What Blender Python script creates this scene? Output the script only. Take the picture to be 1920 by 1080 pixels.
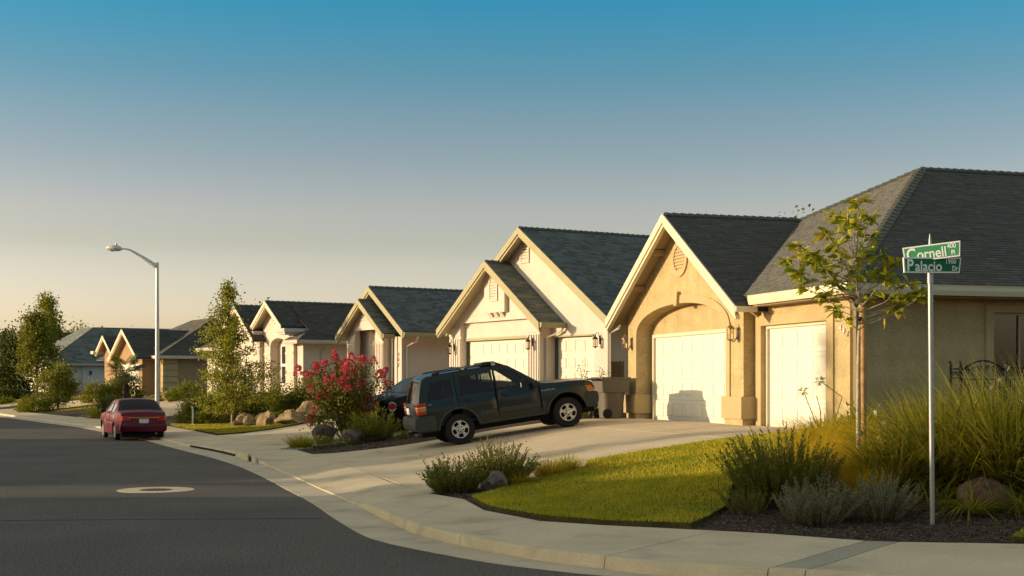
import bpy, bmesh, math, random
import numpy as np
from mathutils import Vector, Matrix, geometry as geo, noise as mnoise

random.seed(11); np.random.seed(11)
for o in list(bpy.data.objects): bpy.data.objects.remove(o)
SC = bpy.context.scene
COL = SC.collection
R = math.radians

# ------------------------------------------------------------------ camera, sky, sun, exposure
CAM_Z = 1.95
cam = bpy.data.objects.new('camera', bpy.data.cameras.new('camera')); COL.objects.link(cam)
cam.location = (0, 0, CAM_Z); cam.rotation_euler = (R(90), 0, 0)
cam.data.sensor_width = 36; cam.data.lens = 48; cam.data.shift_y = 179/1920
cam.data.clip_start = .1; cam.data.clip_end = 5000
SC.camera = cam

SUN_AZ, SUN_EL = 92.0, 8.0           # degrees to the left of the view axis (+Y), degrees above the horizon
W = bpy.data.worlds.new('World'); SC.world = W; W.use_nodes = True
nt = W.node_tree; N = nt.nodes; L = nt.links; N.clear()
wo = N.new('ShaderNodeOutputWorld'); bg = N.new('ShaderNodeBackground')
sky = N.new('ShaderNodeTexSky'); sky.sky_type = 'NISHITA'; sky.sun_disc = False
sky.sun_elevation = R(SUN_EL); sky.sun_rotation = R(-SUN_AZ)
sky.altitude = 0; sky.air_density = 1.0; sky.dust_density = 1.6; sky.ozone_density = 1.5
# grade of the whole sky by height above the horizon (strong blue-to-cream gradient in view, added warm fill above it)
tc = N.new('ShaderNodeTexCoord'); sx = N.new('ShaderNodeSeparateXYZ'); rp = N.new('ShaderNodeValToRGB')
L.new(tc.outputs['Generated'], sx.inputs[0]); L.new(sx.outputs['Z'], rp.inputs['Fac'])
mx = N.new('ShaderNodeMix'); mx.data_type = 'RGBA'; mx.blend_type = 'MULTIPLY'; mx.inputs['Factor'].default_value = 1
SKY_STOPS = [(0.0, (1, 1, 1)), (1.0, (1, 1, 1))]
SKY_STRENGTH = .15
SKY_STOPS = [(0.0, (0.88, 0.87, 1.06)), (0.05, (0.844, 0.731, 0.87)), (0.085, (0.731, 0.601, 0.644)), (0.1, (0.627, 0.522, 0.513)), (0.123, (0.627, 0.496, 0.496)), (0.162, (0.47, 0.435, 0.448)), (0.191, (0.366, 0.413, 0.44)), (0.217, (0.252, 0.396, 0.444)), (0.242, (0.165, 0.404, 0.479)), (0.272, (0.091, 0.413, 0.518)), (0.38, (0.55, 0.57, 0.49)), (0.55, (1.35, 0.98, 0.62)), (1.0, (1.65, 1.06, 0.62))]  # upper stops, out of view, brightened and warmed to fill the shade
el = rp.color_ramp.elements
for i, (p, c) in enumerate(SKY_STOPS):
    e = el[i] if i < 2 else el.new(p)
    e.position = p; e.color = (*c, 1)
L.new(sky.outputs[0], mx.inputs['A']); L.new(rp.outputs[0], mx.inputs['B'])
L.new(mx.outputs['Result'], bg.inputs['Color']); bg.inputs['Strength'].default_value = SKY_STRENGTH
L.new(bg.outputs[0], wo.inputs[0])

sl = bpy.data.lights.new('sun', 'SUN'); sl.energy = 1.85; sl.angle = R(.5); sl.color = (1, .80, .53)
sun = bpy.data.objects.new('sun', sl); COL.objects.link(sun)
sdir = Vector((-math.sin(R(SUN_AZ))*math.cos(R(SUN_EL)), math.cos(R(SUN_AZ))*math.cos(R(SUN_EL)), math.sin(R(SUN_EL))))
sun.rotation_euler = sdir.to_track_quat('Z', 'Y').to_euler(); sun.location = (-40, 20, 30)
SC.view_settings.view_transform = 'Standard'; SC.view_settings.look = 'None'
SC.view_settings.exposure = 1.45; SC.view_settings.gamma = 1.0; SC.view_settings.use_curve_mapping = False
SC.cycles.use_denoising = True
SC.cycles.max_bounces = 6; SC.cycles.transparent_max_bounces = 16

# ------------------------------------------------------------------ helpers: objects
def tag(o, label=None, cat=None, group=None, kind=None):
    if label: o['label'] = label
    if cat: o['category'] = cat
    if group: o['group'] = group
    if kind: o['kind'] = kind
    return o
def empty(name, loc=(0, 0, 0), rz=0.0, parent=None):
    o = bpy.data.objects.new(name, None); COL.objects.link(o); o.empty_display_size = .2
    o.location = loc; o.rotation_euler = (0, 0, rz)
    if parent: o.parent = parent
    return o
def link(name, me, parent=None, loc=None):
    o = bpy.data.objects.new(name, me); COL.objects.link(o)
    if parent: o.parent = parent
    if loc is not None: o.location = loc
    return o
def kids(o): return [c for c in o.children]
def copy_tree(o, parent=None):
    c = o.copy(); COL.objects.link(c); c.parent = parent
    for ch in kids(o): copy_tree(ch, c)
    return c
def smooth_mesh(me, ang=35):
    me.polygons.foreach_set('use_smooth', [True]*len(me.polygons))
    me.set_sharp_from_angle(angle=R(ang))

class MB:
    """collects simple shapes and links them as one mesh object"""
    def __init__(s): s.v = []; s.f = []; s.m = []
    def add(s, vs, fs, m=0):
        b = len(s.v); s.v += [tuple(p) for p in vs]
        s.f += [tuple(b+i for i in f) for f in fs]; s.m += [m]*len(fs)
    def box(s, a, b, m=0):
        x0, y0, z0 = a; x1, y1, z1 = b
        s.add([(x0,y0,z0),(x1,y0,z0),(x1,y1,z0),(x0,y1,z0),(x0,y0,z1),(x1,y0,z1),(x1,y1,z1),(x0,y1,z1)],
              [(0,3,2,1),(4,5,6,7),(0,1,5,4),(1,2,6,5),(2,3,7,6),(3,0,4,7)], m)
    def obox(s, c, ax, ay, az, m=0):          # centre and three half axes
        c, ax, ay, az = map(Vector, (c, ax, ay, az))
        q = [c+i*ax+j*ay+k*az for k in (-1,1) for j, i in ((-1,-1),(-1,1),(1,1),(1,-1))]
        fs = [(0,3,2,1),(4,5,6,7),(0,1,5,4),(1,2,6,5),(2,3,7,6),(3,0,4,7)]
        if ax.cross(ay).dot(az) < 0: fs = [f[::-1] for f in fs]
        s.add(q, fs, m)
    def beam(s, p, q, w, h, up=(0,0,1), m=0):
        p, q, up = Vector(p), Vector(q), Vector(up)
        d = q-p; x = d.normalized(); y = up.cross(x).normalized(); z = x.cross(y)
        s.obox((p+q)/2, d/2, y*w/2, z*h/2, m)
    def prism(s, pts, ext, m=0, m2=None):
        pts = [Vector(p) for p in pts]; ext = Vector(ext); n = len(pts)
        nn = geo.normal(pts)
        if nn.dot(ext) > 0: pts = pts[::-1]
        fs = [tuple(range(n))]
        s.add(pts + [p+ext for p in pts], fs, m)
        b = len(s.v)-2*n
        rest = [tuple(b+n+i for i in reversed(range(n)))] + [tuple(b+k for k in (i, i+n, (i+1) % n + n, (i+1) % n)) for i in range(n)]
        s.f += rest; s.m += [m if m2 is None else m2]*len(rest)
    def tube(s, pts, rad, n=8, m=0, cap=True):
        pts = [Vector(p) for p in pts]
        if not hasattr(rad, '__len__'): rad = [rad]*len(pts)
        b = len(s.v); up = None
        for i, p in enumerate(pts):
            d = (pts[min(i+1, len(pts)-1)]-pts[max(i-1, 0)]).normalized()
            if up is None: up = Vector((0,0,1)) if abs(d.z) < .9 else Vector((1,0,0))
            x = up.cross(d).normalized(); y = d.cross(x); up = y
            for k in range(n):
                a = 2*math.pi*k/n; s.v.append(tuple(p+(x*math.cos(a)+y*math.sin(a))*rad[i]))
        for i in range(len(pts)-1):
            for k in range(n):
                s.f.append((b+i*n+k, b+i*n+(k+1) % n, b+(i+1)*n+(k+1) % n, b+(i+1)*n+k)); s.m.append(m)
        if cap:
            s.f.append(tuple(b+k for k in reversed(range(n)))); s.m.append(m)
            s.f.append(tuple(b+(len(pts)-1)*n+k for k in range(n))); s.m.append(m)
    def lathe(s, prof, n=24, o=(0,0,0), axis='Z', m=0):
        b = len(s.v)
        for r, h in prof:
            for k in range(n):
                a = 2*math.pi*k/n; c, t = r*math.cos(a), r*math.sin(a)
                p = (c, t, h) if axis == 'Z' else ((t, h, c) if axis == 'Y' else (h, c, t))
                s.v.append((p[0]+o[0], p[1]+o[1], p[2]+o[2]))
        for i in range(len(prof)-1):
            for k in range(n):
                s.f.append((b+i*n+k, b+i*n+(k+1) % n, b+(i+1)*n+(k+1) % n, b+(i+1)*n+k)); s.m.append(m)
    def build(s, name, mats, parent=None, smooth=None, loc=None, bevel=0, kind=None):
        me = bpy.data.meshes.new(name); me.from_pydata(s.v, [], s.f)
        for mt in (mats if isinstance(mats, (list, tuple)) else [mats]): me.materials.append(mt)
        me.polygons.foreach_set('material_index', s.m)
        if smooth: smooth_mesh(me, smooth)
        me.update()
        o = link(name, me, parent, loc)
        if bevel:
            md = o.modifiers.new('bevel', 'BEVEL'); md.width = bevel; md.segments = 2; md.limit_method = 'ANGLE'; md.angle_limit = R(40)
        if kind: o['kind'] = kind
        return o

def np_mesh(name, V, F, mat, parent=None, smooth=False):
    """V (n,3) array, F list of equal-length faces as (m,k) array"""
    V = np.asarray(V, np.float32); F = np.asarray(F, np.int32)
    me = bpy.data.meshes.new(name)
    me.vertices.add(len(V)); me.vertices.foreach_set('co', V.ravel())
    k = F.shape[1]; me.loops.add(F.size); me.loops.foreach_set('vertex_index', F.ravel())
    me.polygons.add(len(F)); me.polygons.foreach_set('loop_start', np.arange(0, F.size, k, dtype=np.int32))
    if smooth: me.polygons.foreach_set('use_smooth', np.ones(len(F), bool))
    me.materials.append(mat); me.update(calc_edges=True); me.validate()
    return link(name, me, parent)

# ------------------------------------------------------------------ helpers: materials
def _new(name):
    m = bpy.data.materials.new(name); m.use_nodes = True
    return m, m.node_tree.nodes, m.node_tree.links, m.node_tree.nodes['Principled BSDF']
def pm(name, col, rough=.8, var=0.0, vs=3.0, bump=0.0, bs=90.0, spec=.3, metal=0.0, coat=0.0, grain=0.0, gs=200.0, stain=None, tint=None):
    m, n, l, p = _new(name)
    p.inputs['Roughness'].default_value = rough; p.inputs['Metallic'].default_value = metal
    p.inputs['Specular IOR Level'].default_value = spec; p.inputs['Coat Weight'].default_value = coat
    p.inputs['Base Color'].default_value = (*col, 1)
    if var or bump or grain or stain:
        t = n.new('ShaderNodeTexCoord'); src = None
        def mul(prev, scale, lo, hi, det=4.0, a=.3, b=.7, c1=None):
            tx = n.new('ShaderNodeTexNoise'); tx.inputs['Scale'].default_value = scale; tx.inputs['Detail'].default_value = det
            l.new(t.outputs['Object'], tx.inputs['Vector'])
            rr = n.new('ShaderNodeValToRGB'); l.new(tx.outputs['Fac'], rr.inputs[0])
            rr.color_ramp.elements[0].position = a; rr.color_ramp.elements[1].position = b
            rr.color_ramp.elements[0].color = (lo, lo, lo, 1); rr.color_ramp.elements[1].color = (hi, hi, hi, 1)
            if c1: rr.color_ramp.elements[0].color = (*c1, 1)
            q = n.new('ShaderNodeMix'); q.data_type = 'RGBA'; q.blend_type = 'MULTIPLY'; q.inputs['Factor'].default_value = 1
            if prev is None: q.inputs['A'].default_value = (*col, 1)
            else: l.new(prev, q.inputs['A'])
            l.new(rr.outputs[0], q.inputs['B']); return q.outputs['Result']
        if var: src = mul(src, vs, 1-var, 1+var, c1=tint)
        if grain: src = mul(src, gs, 1-grain, 1+grain, 2)
        if stain: src = mul(src, stain[0], 1-stain[1], 1, 6, .28, .46)
        if src is not None: l.new(src, p.inputs['Base Color'])
        if bump:
            tx = n.new('ShaderNodeTexNoise'); tx.inputs['Scale'].default_value = bs; tx.inputs['Detail'].default_value = 3
            l.new(t.outputs['Object'], tx.inputs['Vector'])
            bm = n.new('ShaderNodeBump'); bm.inputs['Strength'].default_value = bump; bm.inputs['Distance'].default_value = .02
            l.new(tx.outputs['Fac'], bm.inputs['Height']); l.new(bm.outputs[0], p.inputs['Normal'])
    return m
def im(name, cols, rough=.6, trans=0.0, spec=.3, bump=0.0, bs=40, patch=0.0, ps=1.2):
    """every loose piece of the mesh gets its own colour out of cols"""
    m, n, l, p = _new(name)
    g = n.new('ShaderNodeNewGeometry'); rr = n.new('ShaderNodeValToRGB'); l.new(g.outputs['Random Per Island'], rr.inputs[0])
    e = rr.color_ramp.elements
    for i, c in enumerate(cols):
        x = e[i] if i < 2 else e.new(i/(len(cols)-1))
        x.position = i/(len(cols)-1); x.color = (*c, 1)
    cout = rr.outputs[0]
    if patch:
        t = n.new('ShaderNodeTexCoord'); tx = n.new('ShaderNodeTexNoise'); tx.inputs['Scale'].default_value = ps; tx.inputs['Detail'].default_value = 5
        l.new(t.outputs['Object'], tx.inputs['Vector']); r2 = n.new('ShaderNodeValToRGB'); l.new(tx.outputs['Fac'], r2.inputs[0])
        r2.color_ramp.elements[0].position = .35; r2.color_ramp.elements[1].position = .65
        r2.color_ramp.elements[0].color = (1-patch*1.1, 1-patch*.6, 1-patch, 1); r2.color_ramp.elements[1].color = (1+patch*1.1, 1+patch*.6, 1+patch*.6, 1)
        q = n.new('ShaderNodeMix'); q.data_type = 'RGBA'; q.blend_type = 'MULTIPLY'; q.inputs['Factor'].default_value = 1
        l.new(cout, q.inputs['A']); l.new(r2.outputs[0], q.inputs['B']); cout = q.outputs['Result']
    l.new(cout, p.inputs['Base Color'])
    p.inputs['Roughness'].default_value = rough; p.inputs['Specular IOR Level'].default_value = spec
    if bump:
        t = n.new('ShaderNodeTexCoord'); tx = n.new('ShaderNodeTexNoise'); tx.inputs['Scale'].default_value = bs
        l.new(t.outputs['Object'], tx.inputs['Vector']); bm = n.new('ShaderNodeBump'); bm.inputs['Strength'].default_value = bump
        bm.inputs['Distance'].default_value = .02
        l.new(tx.outputs['Fac'], bm.inputs['Height']); l.new(bm.outputs[0], p.inputs['Normal'])
    if trans:
        tr = n.new('ShaderNodeBsdfTranslucent'); l.new(rr.outputs[0], tr.inputs['Color'])
        ms = n.new('ShaderNodeMixShader'); ms.inputs[0].default_value = trans
        l.new(p.outputs[0], ms.inputs[1]); l.new(tr.outputs[0], ms.inputs[2])
        l.new(ms.outputs[0], n['Material Output'].inputs[0])
    return m
def glassm(name, tint, refl=.12):
    m, n, l, p = _new(name)
    t = n.new('ShaderNodeBsdfTransparent'); t.inputs[0].default_value = (*tint, 1)
    g = n.new('ShaderNodeBsdfGlossy'); g.inputs['Roughness'].default_value = .02
    f = n.new('ShaderNodeFresnel'); f.inputs['IOR'].default_value = 1.5
    ms = n.new('ShaderNodeMixShader'); l.new(f.outputs[0], ms.inputs[0]); l.new(t.outputs[0], ms.inputs[1]); l.new(g.outputs[0], ms.inputs[2])
    l.new(ms.outputs[0], n['Material Output'].inputs[0]); return m

M = {}
M['asphalt'] = pm('asphalt', (.108,.092,.082), .92, .16, .35, .5, 55, .2, grain=.62, gs=30, stain=(.5, .12))
M['asphalt_seam'] = pm('asphalt seam', (.088,.076,.068), .95, .3, 3, .3, 40, .1, grain=.5, gs=26)
M['concrete'] = pm('concrete', (.57,.46,.32), .9, .10, .8, .12, 60, .2, grain=.16, gs=45, stain=(1.1, .24))
M['concrete_dark'] = pm('weathered concrete', (.36,.315,.245), .9, .1, 1.3, .15, 60, .2, grain=.15, gs=60)
M['kerb'] = pm('kerb concrete', (.58,.475,.32), .9, .1, 1.5, .15, 60, .2, grain=.14, gs=70, stain=(2.2, .25))
M['gutter'] = pm('gutter concrete', (.53,.44,.32), .9, .14, .9, .12, 50, .2, grain=.14, gs=60, stain=(1.4, .28))
M['mulch'] = pm('bark mulch', (.07,.05,.038), .95, .35, 6, .9, 30, .1, grain=.6, gs=38)
M['soil'] = pm('soil', (.11,.075,.048), .95, .3, 2, .6, 18, .1, grain=.4, gs=30)
M['turf'] = pm('turf', (.075,.065,.02), .95, .3, 3, .6, 40, .1, grain=.4, gs=60)
M['stucco_tan'] = pm('tan stucco', (.46,.35,.175), .93, .13, 2.2, .5, 45, .15, grain=.17, gs=24)
M['trim_tan'] = pm('smooth tan trim', (.47,.355,.185), .9, .05, 2, .2, 80, .15)
M['stucco_cream'] = pm('cream stucco', (.635,.555,.46), .93, .06, 1.6, .4, 70, .15, grain=.07, gs=45)
M['trim_cream'] = pm('smooth cream trim', (.65,.555,.46), .9, .03, 2, .1, 80, .15)
M['stucco_peach'] = pm('peach stucco', (.65,.55,.44), .93, .06, 1.6, .4, 70, .15, grain=.07, gs=45)
M['stucco_brown'] = pm('brown stucco', (.36,.235,.125), .93, .07, 1.6, .4, 70, .15)
M['stucco_white'] = pm('white stucco', (.62,.58,.52), .93, .05, 1.6, .3, 70, .15)
M['white_door'] = pm('white door paint', (.73,.68,.565), .55, .02, 1.2, .0, 80, .3)
M['cream_door'] = pm('cream door paint', (.74,.67,.53), .6, .02, 1.2, .0, 80, .3)
M['white_trim'] = pm('ivory trim paint', (.66,.57,.40), .6, .04, 3, .0, 80, .3)
M['olive_trim'] = pm('olive trim paint', (.38,.335,.19), .7, .05, 3, .0, 80, .3)
M['olive_dark'] = pm('dark olive paint', (.10,.105,.075), .7, .05, 3, .0, 80, .3)
M['grey_trim'] = pm('pale grey gutter paint', (.52,.47,.40), .6, .04, 3, .0, 80, .3)
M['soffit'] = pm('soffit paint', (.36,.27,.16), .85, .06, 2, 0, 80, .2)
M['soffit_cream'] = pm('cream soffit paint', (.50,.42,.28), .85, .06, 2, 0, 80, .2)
M['roof_felt'] = pm('roof underlay', (.045,.042,.04), .9)
M['shingle'] = im('shingle tabs', [(0.08, 0.079, 0.073), (0.108, 0.103, 0.091), (0.092, 0.091, 0.084), (0.125, 0.118, 0.101), (0.085, 0.085, 0.082)], .9, bump=.3, bs=60)
M['shingle_blue'] = im('shingle blue tabs', [(0.098, 0.111, 0.11), (0.173, 0.181, 0.169), (0.125, 0.15, 0.142), (0.084, 0.097, 0.094), (0.196, 0.181, 0.156)], .9, bump=.3, bs=60)
M['shingle_dark'] = im('shingle dark tabs', [(0.055, 0.051, 0.05), (0.088, 0.081, 0.072), (0.069, 0.065, 0.062), (0.108, 0.091, 0.077)], .9, bump=.3, bs=60)
M['cap'] = pm('ridge cap shingle', (.08,.088,.08), .85, .25, 6, .3, 60, .2)
M['glass_dark'] = pm('window glass', (.02,.022,.025), .05, spec=.8)
M['black_iron'] = pm('black iron', (.012,.012,.012), .5)
M['bronze'] = pm('aged bronze', (.30,.22,.13), .45, metal=.6)
M['lamp_glass'] = glassm('lantern glass', (.9,.86,.76))
M['bulb'] = pm('bulb', (.8,.76,.66), .4)
M['steel'] = pm('galvanised steel', (.34,.335,.32), .42, .10, 8, metal=.55, spec=.4)
M['alu'] = pm('lamp post aluminium', (.58,.57,.54), .45, .05, 4, metal=.35, spec=.4)
M['sign_green_lit'] = pm('painted lit sign green', (.05,.27,.12), .4)  # paler copy of the sign green: light on the tilted blade painted in
M['sign_green'] = pm('sign green', (.0,.13,.055), .4)
M['sign_white'] = pm('sign white', (.8,.8,.76), .4)
M['wood'] = pm('stake wood', (.42,.24,.095), .85, .3, 9, .3, 30, .2)
M['fence_wood'] = pm('weathered fence wood', (.22,.14,.08), .9, .3, 8, .3, 30, .1)
M['bark'] = pm('bark', (.15,.095,.055), .9, .25, 10, .5, 30, .1)
M['bark_pale'] = pm('pale bark', (.42,.35,.26), .9, .25, 14, .4, 30, .1)
M['bark_dark'] = pm('dark bark', (.07,.05,.035), .9, .25, 10, .6, 30, .1)
M['rubber'] = pm('tyre rubber', (.014,.014,.014), .8, bump=.15, bs=60)
M['blackplastic'] = pm('black plastic', (.018,.018,.019), .6)
M['dark'] = pm('painted void shade and black parts', (.006,.006,.006), .95)
M['rim'] = pm('silver alloy', (.55,.53,.50), .35, metal=.75, spec=.5)
M['suv_paint'] = pm('dark green car paint', (.006,.014,.013), .26, spec=.35, coat=.25)
M['suv_clad'] = pm('charcoal cladding', (.045,.046,.045), .6, spec=.3)
M['chrome'] = pm('worn chrome', (.6,.58,.55), .2, metal=.9)
M['red_paint'] = pm('burgundy car paint', (.12,.005,.02), .35, spec=.25, coat=.18)
M['blue_paint'] = pm('dark navy car paint', (.004,.005,.008), .2, spec=.15, coat=.05)
M['lens_red'] = pm('red lamp lens', (.42,.012,.012), .2, spec=.6, coat=.4)
M['lens_amber'] = pm('amber lamp lens', (.65,.16,.01), .2, spec=.6, coat=.4)
M['lens_clear'] = pm('clear lamp lens', (.6,.58,.54), .15, spec=.6, coat=.4)
M['car_glass'] = glassm('car glass', (.78,.82,.79))
M['tint_glass'] = glassm('tinted car glass', (.16,.18,.18))
M['seat'] = pm('seat cloth', (.06,.065,.07), .9)
M['plate'] = pm('licence plate', (.62,.64,.68), .5, .3, 30)
M['bin'] = pm('brown grey bin plastic', (.135,.11,.085), .55, .05, 2)
M['utility'] = pm('utility box green', (.055,.085,.055), .6, .1, 4)
M['iron_cover'] = pm('cast iron', (.12,.085,.07), .8, .3, 20, .6, 30)
M['rock_grey'] = pm('grey boulder', (.19,.155,.125), .95, .3, 5, .9, 12, .1, grain=.25, gs=24)
M['rock_tan'] = pm('tan boulder', (.33,.225,.125), .95, .3, 4, .9, 10, .1, grain=.25, gs=20)
M['rock_dark'] = pm('dark boulder', (.13,.098,.08), .95, .4, 5, .9, 12, .1, grain=.3, gs=24)
M['rock_red'] = pm('reddish boulder', (.17,.10,.07), .95, .35, 6, .9, 14, .1, grain=.3, gs=24)
M['pebble'] = im('pebbles', [(.2,.2,.2),(.34,.33,.31),(.13,.14,.15),(.42,.40,.37)], .8)
M['chip'] = im('bark chips', [(.05,.034,.026),(.10,.07,.052),(.07,.05,.038),(.20,.155,.12)], .95)
def lf(name, cols, t=.35, rough=.55): M[name] = im(name, cols, rough, t, patch=.3 if name == 'lawn' else 0, ps=1.6)
lf('lawn', [(0.348,0.349,0.012),(0.522,0.444,0.019),(0.294,0.3,0.009),(0.697,0.505,0.03),(0.436,0.385,0.013)], .3)
lf('leaf_magnolia', [(0.323,0.369,0.011),(0.52,0.461,0.017),(0.244,0.301,0.009),(0.615,0.461,0.023)], .3, .4)
lf('leaf_birch', [(0.243,0.25,0.016),(0.378,0.351,0.025),(0.162,0.189,0.01),(0.486,0.419,0.05)], .4)
lf('leaf_myrtle', [(0.066,0.088,0.006),(0.134,0.146,0.008),(0.224,0.186,0.012),(0.09,0.108,0.007)], .25)
lf('leaf_dark', [(0.044,0.057,0.005),(0.09,0.108,0.008),(0.066,0.078,0.007),(0.134,0.136,0.01)], .25)
lf('leaf_mid', [(0.111,0.136,0.008),(0.202,0.224,0.012),(0.157,0.176,0.009),(0.292,0.253,0.016)], .35)
lf('leaf_yellow', [(.17,.185,.012),(.25,.235,.018),(.12,.145,.010),(.30,.26,.025)], .4)
lf('leaf_green', [(0.134,0.195,0.008),(0.224,0.281,0.01),(0.312,0.321,0.013),(0.178,0.233,0.009)], .4)
lf('leaf_palm', [(0.066,0.088,0.008),(0.111,0.125,0.01),(0.157,0.146,0.012)], .2, .4)
lf('rosemary', [(0.088,0.124,0.007),(0.141,0.179,0.009),(0.22,0.225,0.012),(0.187,0.145,0.009)], .2)
lf('lavender', [(0.163,0.184,0.09),(0.251,0.27,0.143),(0.193,0.202,0.113),(0.309,0.289,0.173)], .2)
lf('feather_grass', [(0.72,0.471,0.021),(0.72,0.576,0.029),(0.669,0.406,0.014),(0.72,0.534,0.025),(0.5,0.342,0.012)], .45)
lf('tall_grass', [(.13,.155,.010),(.36,.325,.03),(.08,.11,.007),(.48,.38,.06),(.23,.235,.02)], .5)
lf('tussock', [(0.318,0.306,0.012),(0.487,0.391,0.017),(0.221,0.234,0.009),(0.635,0.424,0.036)], .4)
lf('tussock_dry', [(0.528,0.345,0.024),(0.369,0.321,0.015),(0.72,0.459,0.042),(0.291,0.276,0.012)], .4)
lf('mugo', [(0.1,0.136,0.008),(0.189,0.204,0.012),(0.268,0.242,0.016),(0.134,0.164,0.009)], .3)
lf('gaura', [(0.124,0.168,0.022),(0.207,0.254,0.026),(0.249,0.21,0.035),(0.165,0.139,0.03)], .3)
lf('pinkflower', [(.42,.08,.10),(.30,.05,.07),(.50,.14,.15)], .35)
lf('myrtle_bloom', [(.62,.07,.11),(.78,.13,.17),(.50,.045,.08),(.70,.09,.12)], .35)
lf('whiteflower', [(.75,.68,.45),(.7,.66,.52)], .3)
lf('yellowflower', [(.62,.42,.02),(.5,.38,.03)], .3)
# ------------------------------------------------------------------ the ground
# (kerb foot, back of pavement, kerb height, joint here?) along the street, from the corner away to the far end
ROWS = [((30,2.9),(30,6.2),.15,0),((12,8.7),(12.6,11.9),.15,1),((6,11.6),(8,14.1),.15,1),((3.6,12.75),(5.64,15.0),.15,0),((2.8,13.1),(4.3,15.2),.15,1),
 ((2.47,13.25),(3.96,15.3),.15,1),((1.43,13.76),(3.0,16.05),.15,0),((.95,14.2),(2.45,16.35),.15,1),((.19,15.0),(1.11,17.0),.15,0),
 ((-.635,16.25),(.36,17.5),.15,1),((-1.1,17.2),(-.39,19.0),.15,0),((-1.41,18.0),(-.73,20.8),.15,1),((-2.0,20.0),(-1.37,22.0),.12,0),
 ((-2.71,22.4),(-2.2,24.5),.045,1),((-3.57,25.1),(-3.0,27.4),.035,0),((-4.6,28.4),(-3.9,30.4),.035,1),((-5.67,31.7),(-5.0,34.1),.06,1),
 ((-6.3,33.4),(-5.6,35.9),.14,0),((-7.1,35.6),(-6.1,37.4),.15,1),((-8.5,38.9),(-7.6,40.7),.13,0),((-10.1,42.2),(-9.3,44.5),.07,1),
 ((-12.1,46.9),(-11.0,48.8),.07,0),((-15.2,53.5),(-14,55.9),.13,1),((-18.3,60),(-17.4,62),.07,1),((-24.5,71.3),(-23.3,72.5),.07,1),
 ((-31.4,83.5),(-30.2,84.5),.13,1),((-50,116),(-48.8,117),.13,1),((-70,150),(-68.8,150.9),.13,0)]
ASPH = [(30,2.2),(12,8.1),(6,11.0),(3.3,12.35),(2.25,13.05),(1.99,13.2),(.99,13.8),(.5,14.15),(-.25,14.85),(-1.2,16.15),(-1.72,17.05),(-2.05,17.95),(-2.62,19.9),
 (-3.34,22.5),(-4.15,25.1),(-5.15,28.3),(-6.25,31.6),(-6.88,33.3),(-7.75,35.5),(-9.0,38.4),(-10.65,42.2),(-12.6,46.9),(-15.7,53.4),(-18.8,59.8),(-25.0,71.0),(-31.9,83.2),(-50.5,115.7),(-70.5,149.7)]
S_LINE = [r[1] for r in ROWS]
def sstep(u): u = max(0, min(1, u)); return u*u*(3-2*u)
def s_dist(x, y):
    best = 1e9; sg = 1
    for a, b in zip(S_LINE, S_LINE[1:]):
        dx, dy = b[0]-a[0], b[1]-a[1]
        u = max(0, min(1, ((x-a[0])*dx+(y-a[1])*dy)/(dx*dx+dy*dy)))
        d = math.hypot(x-a[0]-dx*u, y-a[1]-dy*u)
        if d < best-1e-9: best = d; sg = 1 if dx*(y-a[1])-dy*(x-a[0]) < 0 else -1
    return best*sg
def terr(x, y):
    w = s_dist(x, y)
    if w < 0: return .17
    return .18 + (.82+.28*sstep((y-36)/6))*sstep(w/(7.8+1.6*sstep((y-36)/5)))

def terr_drive(x, y): return terr(x, y)-.025*(1-sstep(s_dist(x, y)/1.6))
def inside(p, poly):
    c = False; n = len(poly); x, y = p
    for i in range(n):
        x0, y0 = poly[i][:2]; x1, y1 = poly[(i+1) % n][:2]
        if (y0 > y) != (y1 > y) and x < (x1-x0)*(y-y0)/(y1-y0)+x0: c = not c
    return c
def refine(poly, step):
    out = []
    for i, a in enumerate(poly):
        b = poly[(i+1) % len(poly)]; n = max(1, int(math.hypot(b[0]-a[0], b[1]-a[1])/step))
        out += [(a[0]+(b[0]-a[0])*k/n, a[1]+(b[1]-a[1])*k/n) for k in range(n)]
    return out
def triangulate(poly, step, holes=(), extra=()):
    """constrained triangulation of a polygon with a grid of inner points -> (points2d, triangles)"""
    pts = [Vector(p) for p in poly]; n = len(pts); edges = [(i, (i+1) % n) for i in range(n)]
    for h in holes:
        b = len(pts); pts += [Vector(p) for p in h]; edges += [(b+i, b+(i+1) % len(h)) for i in range(len(h))]
    for seg in extra:
        b = len(pts); pts += [Vector(p) for p in seg]; edges += [(b+i, b+i+1) for i in range(len(seg)-1)]
    xs = [p[0] for p in poly]; ys = [p[1] for p in poly]
    y = min(ys)+step*.5
    while y < max(ys):
        x = min(xs)+step*.5
        while x < max(xs):
            if inside((x, y), poly) and not any(inside((x, y), h) for h in holes): pts.append(Vector((x, y)))
            x += step
        y += step
    v, e, f, *_ = geo.delaunay_2d_cdt(pts, edges, [], 0, 1e-5)
    tri = []
    for t in f:
        for k in range(1, len(t)-1):
            q = (t[0], t[k], t[k+1]); c = (sum(v[i].x for i in q)/3, sum(v[i].y for i in q)/3)
            if inside(c, poly) and not any(inside(c, h) for h in holes):
                a, b2, c2 = (v[i] for i in q)
                if (b2-a).cross(c2-a) < 0: q = q[::-1]
                tri.append(q)
    return v, tri
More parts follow.
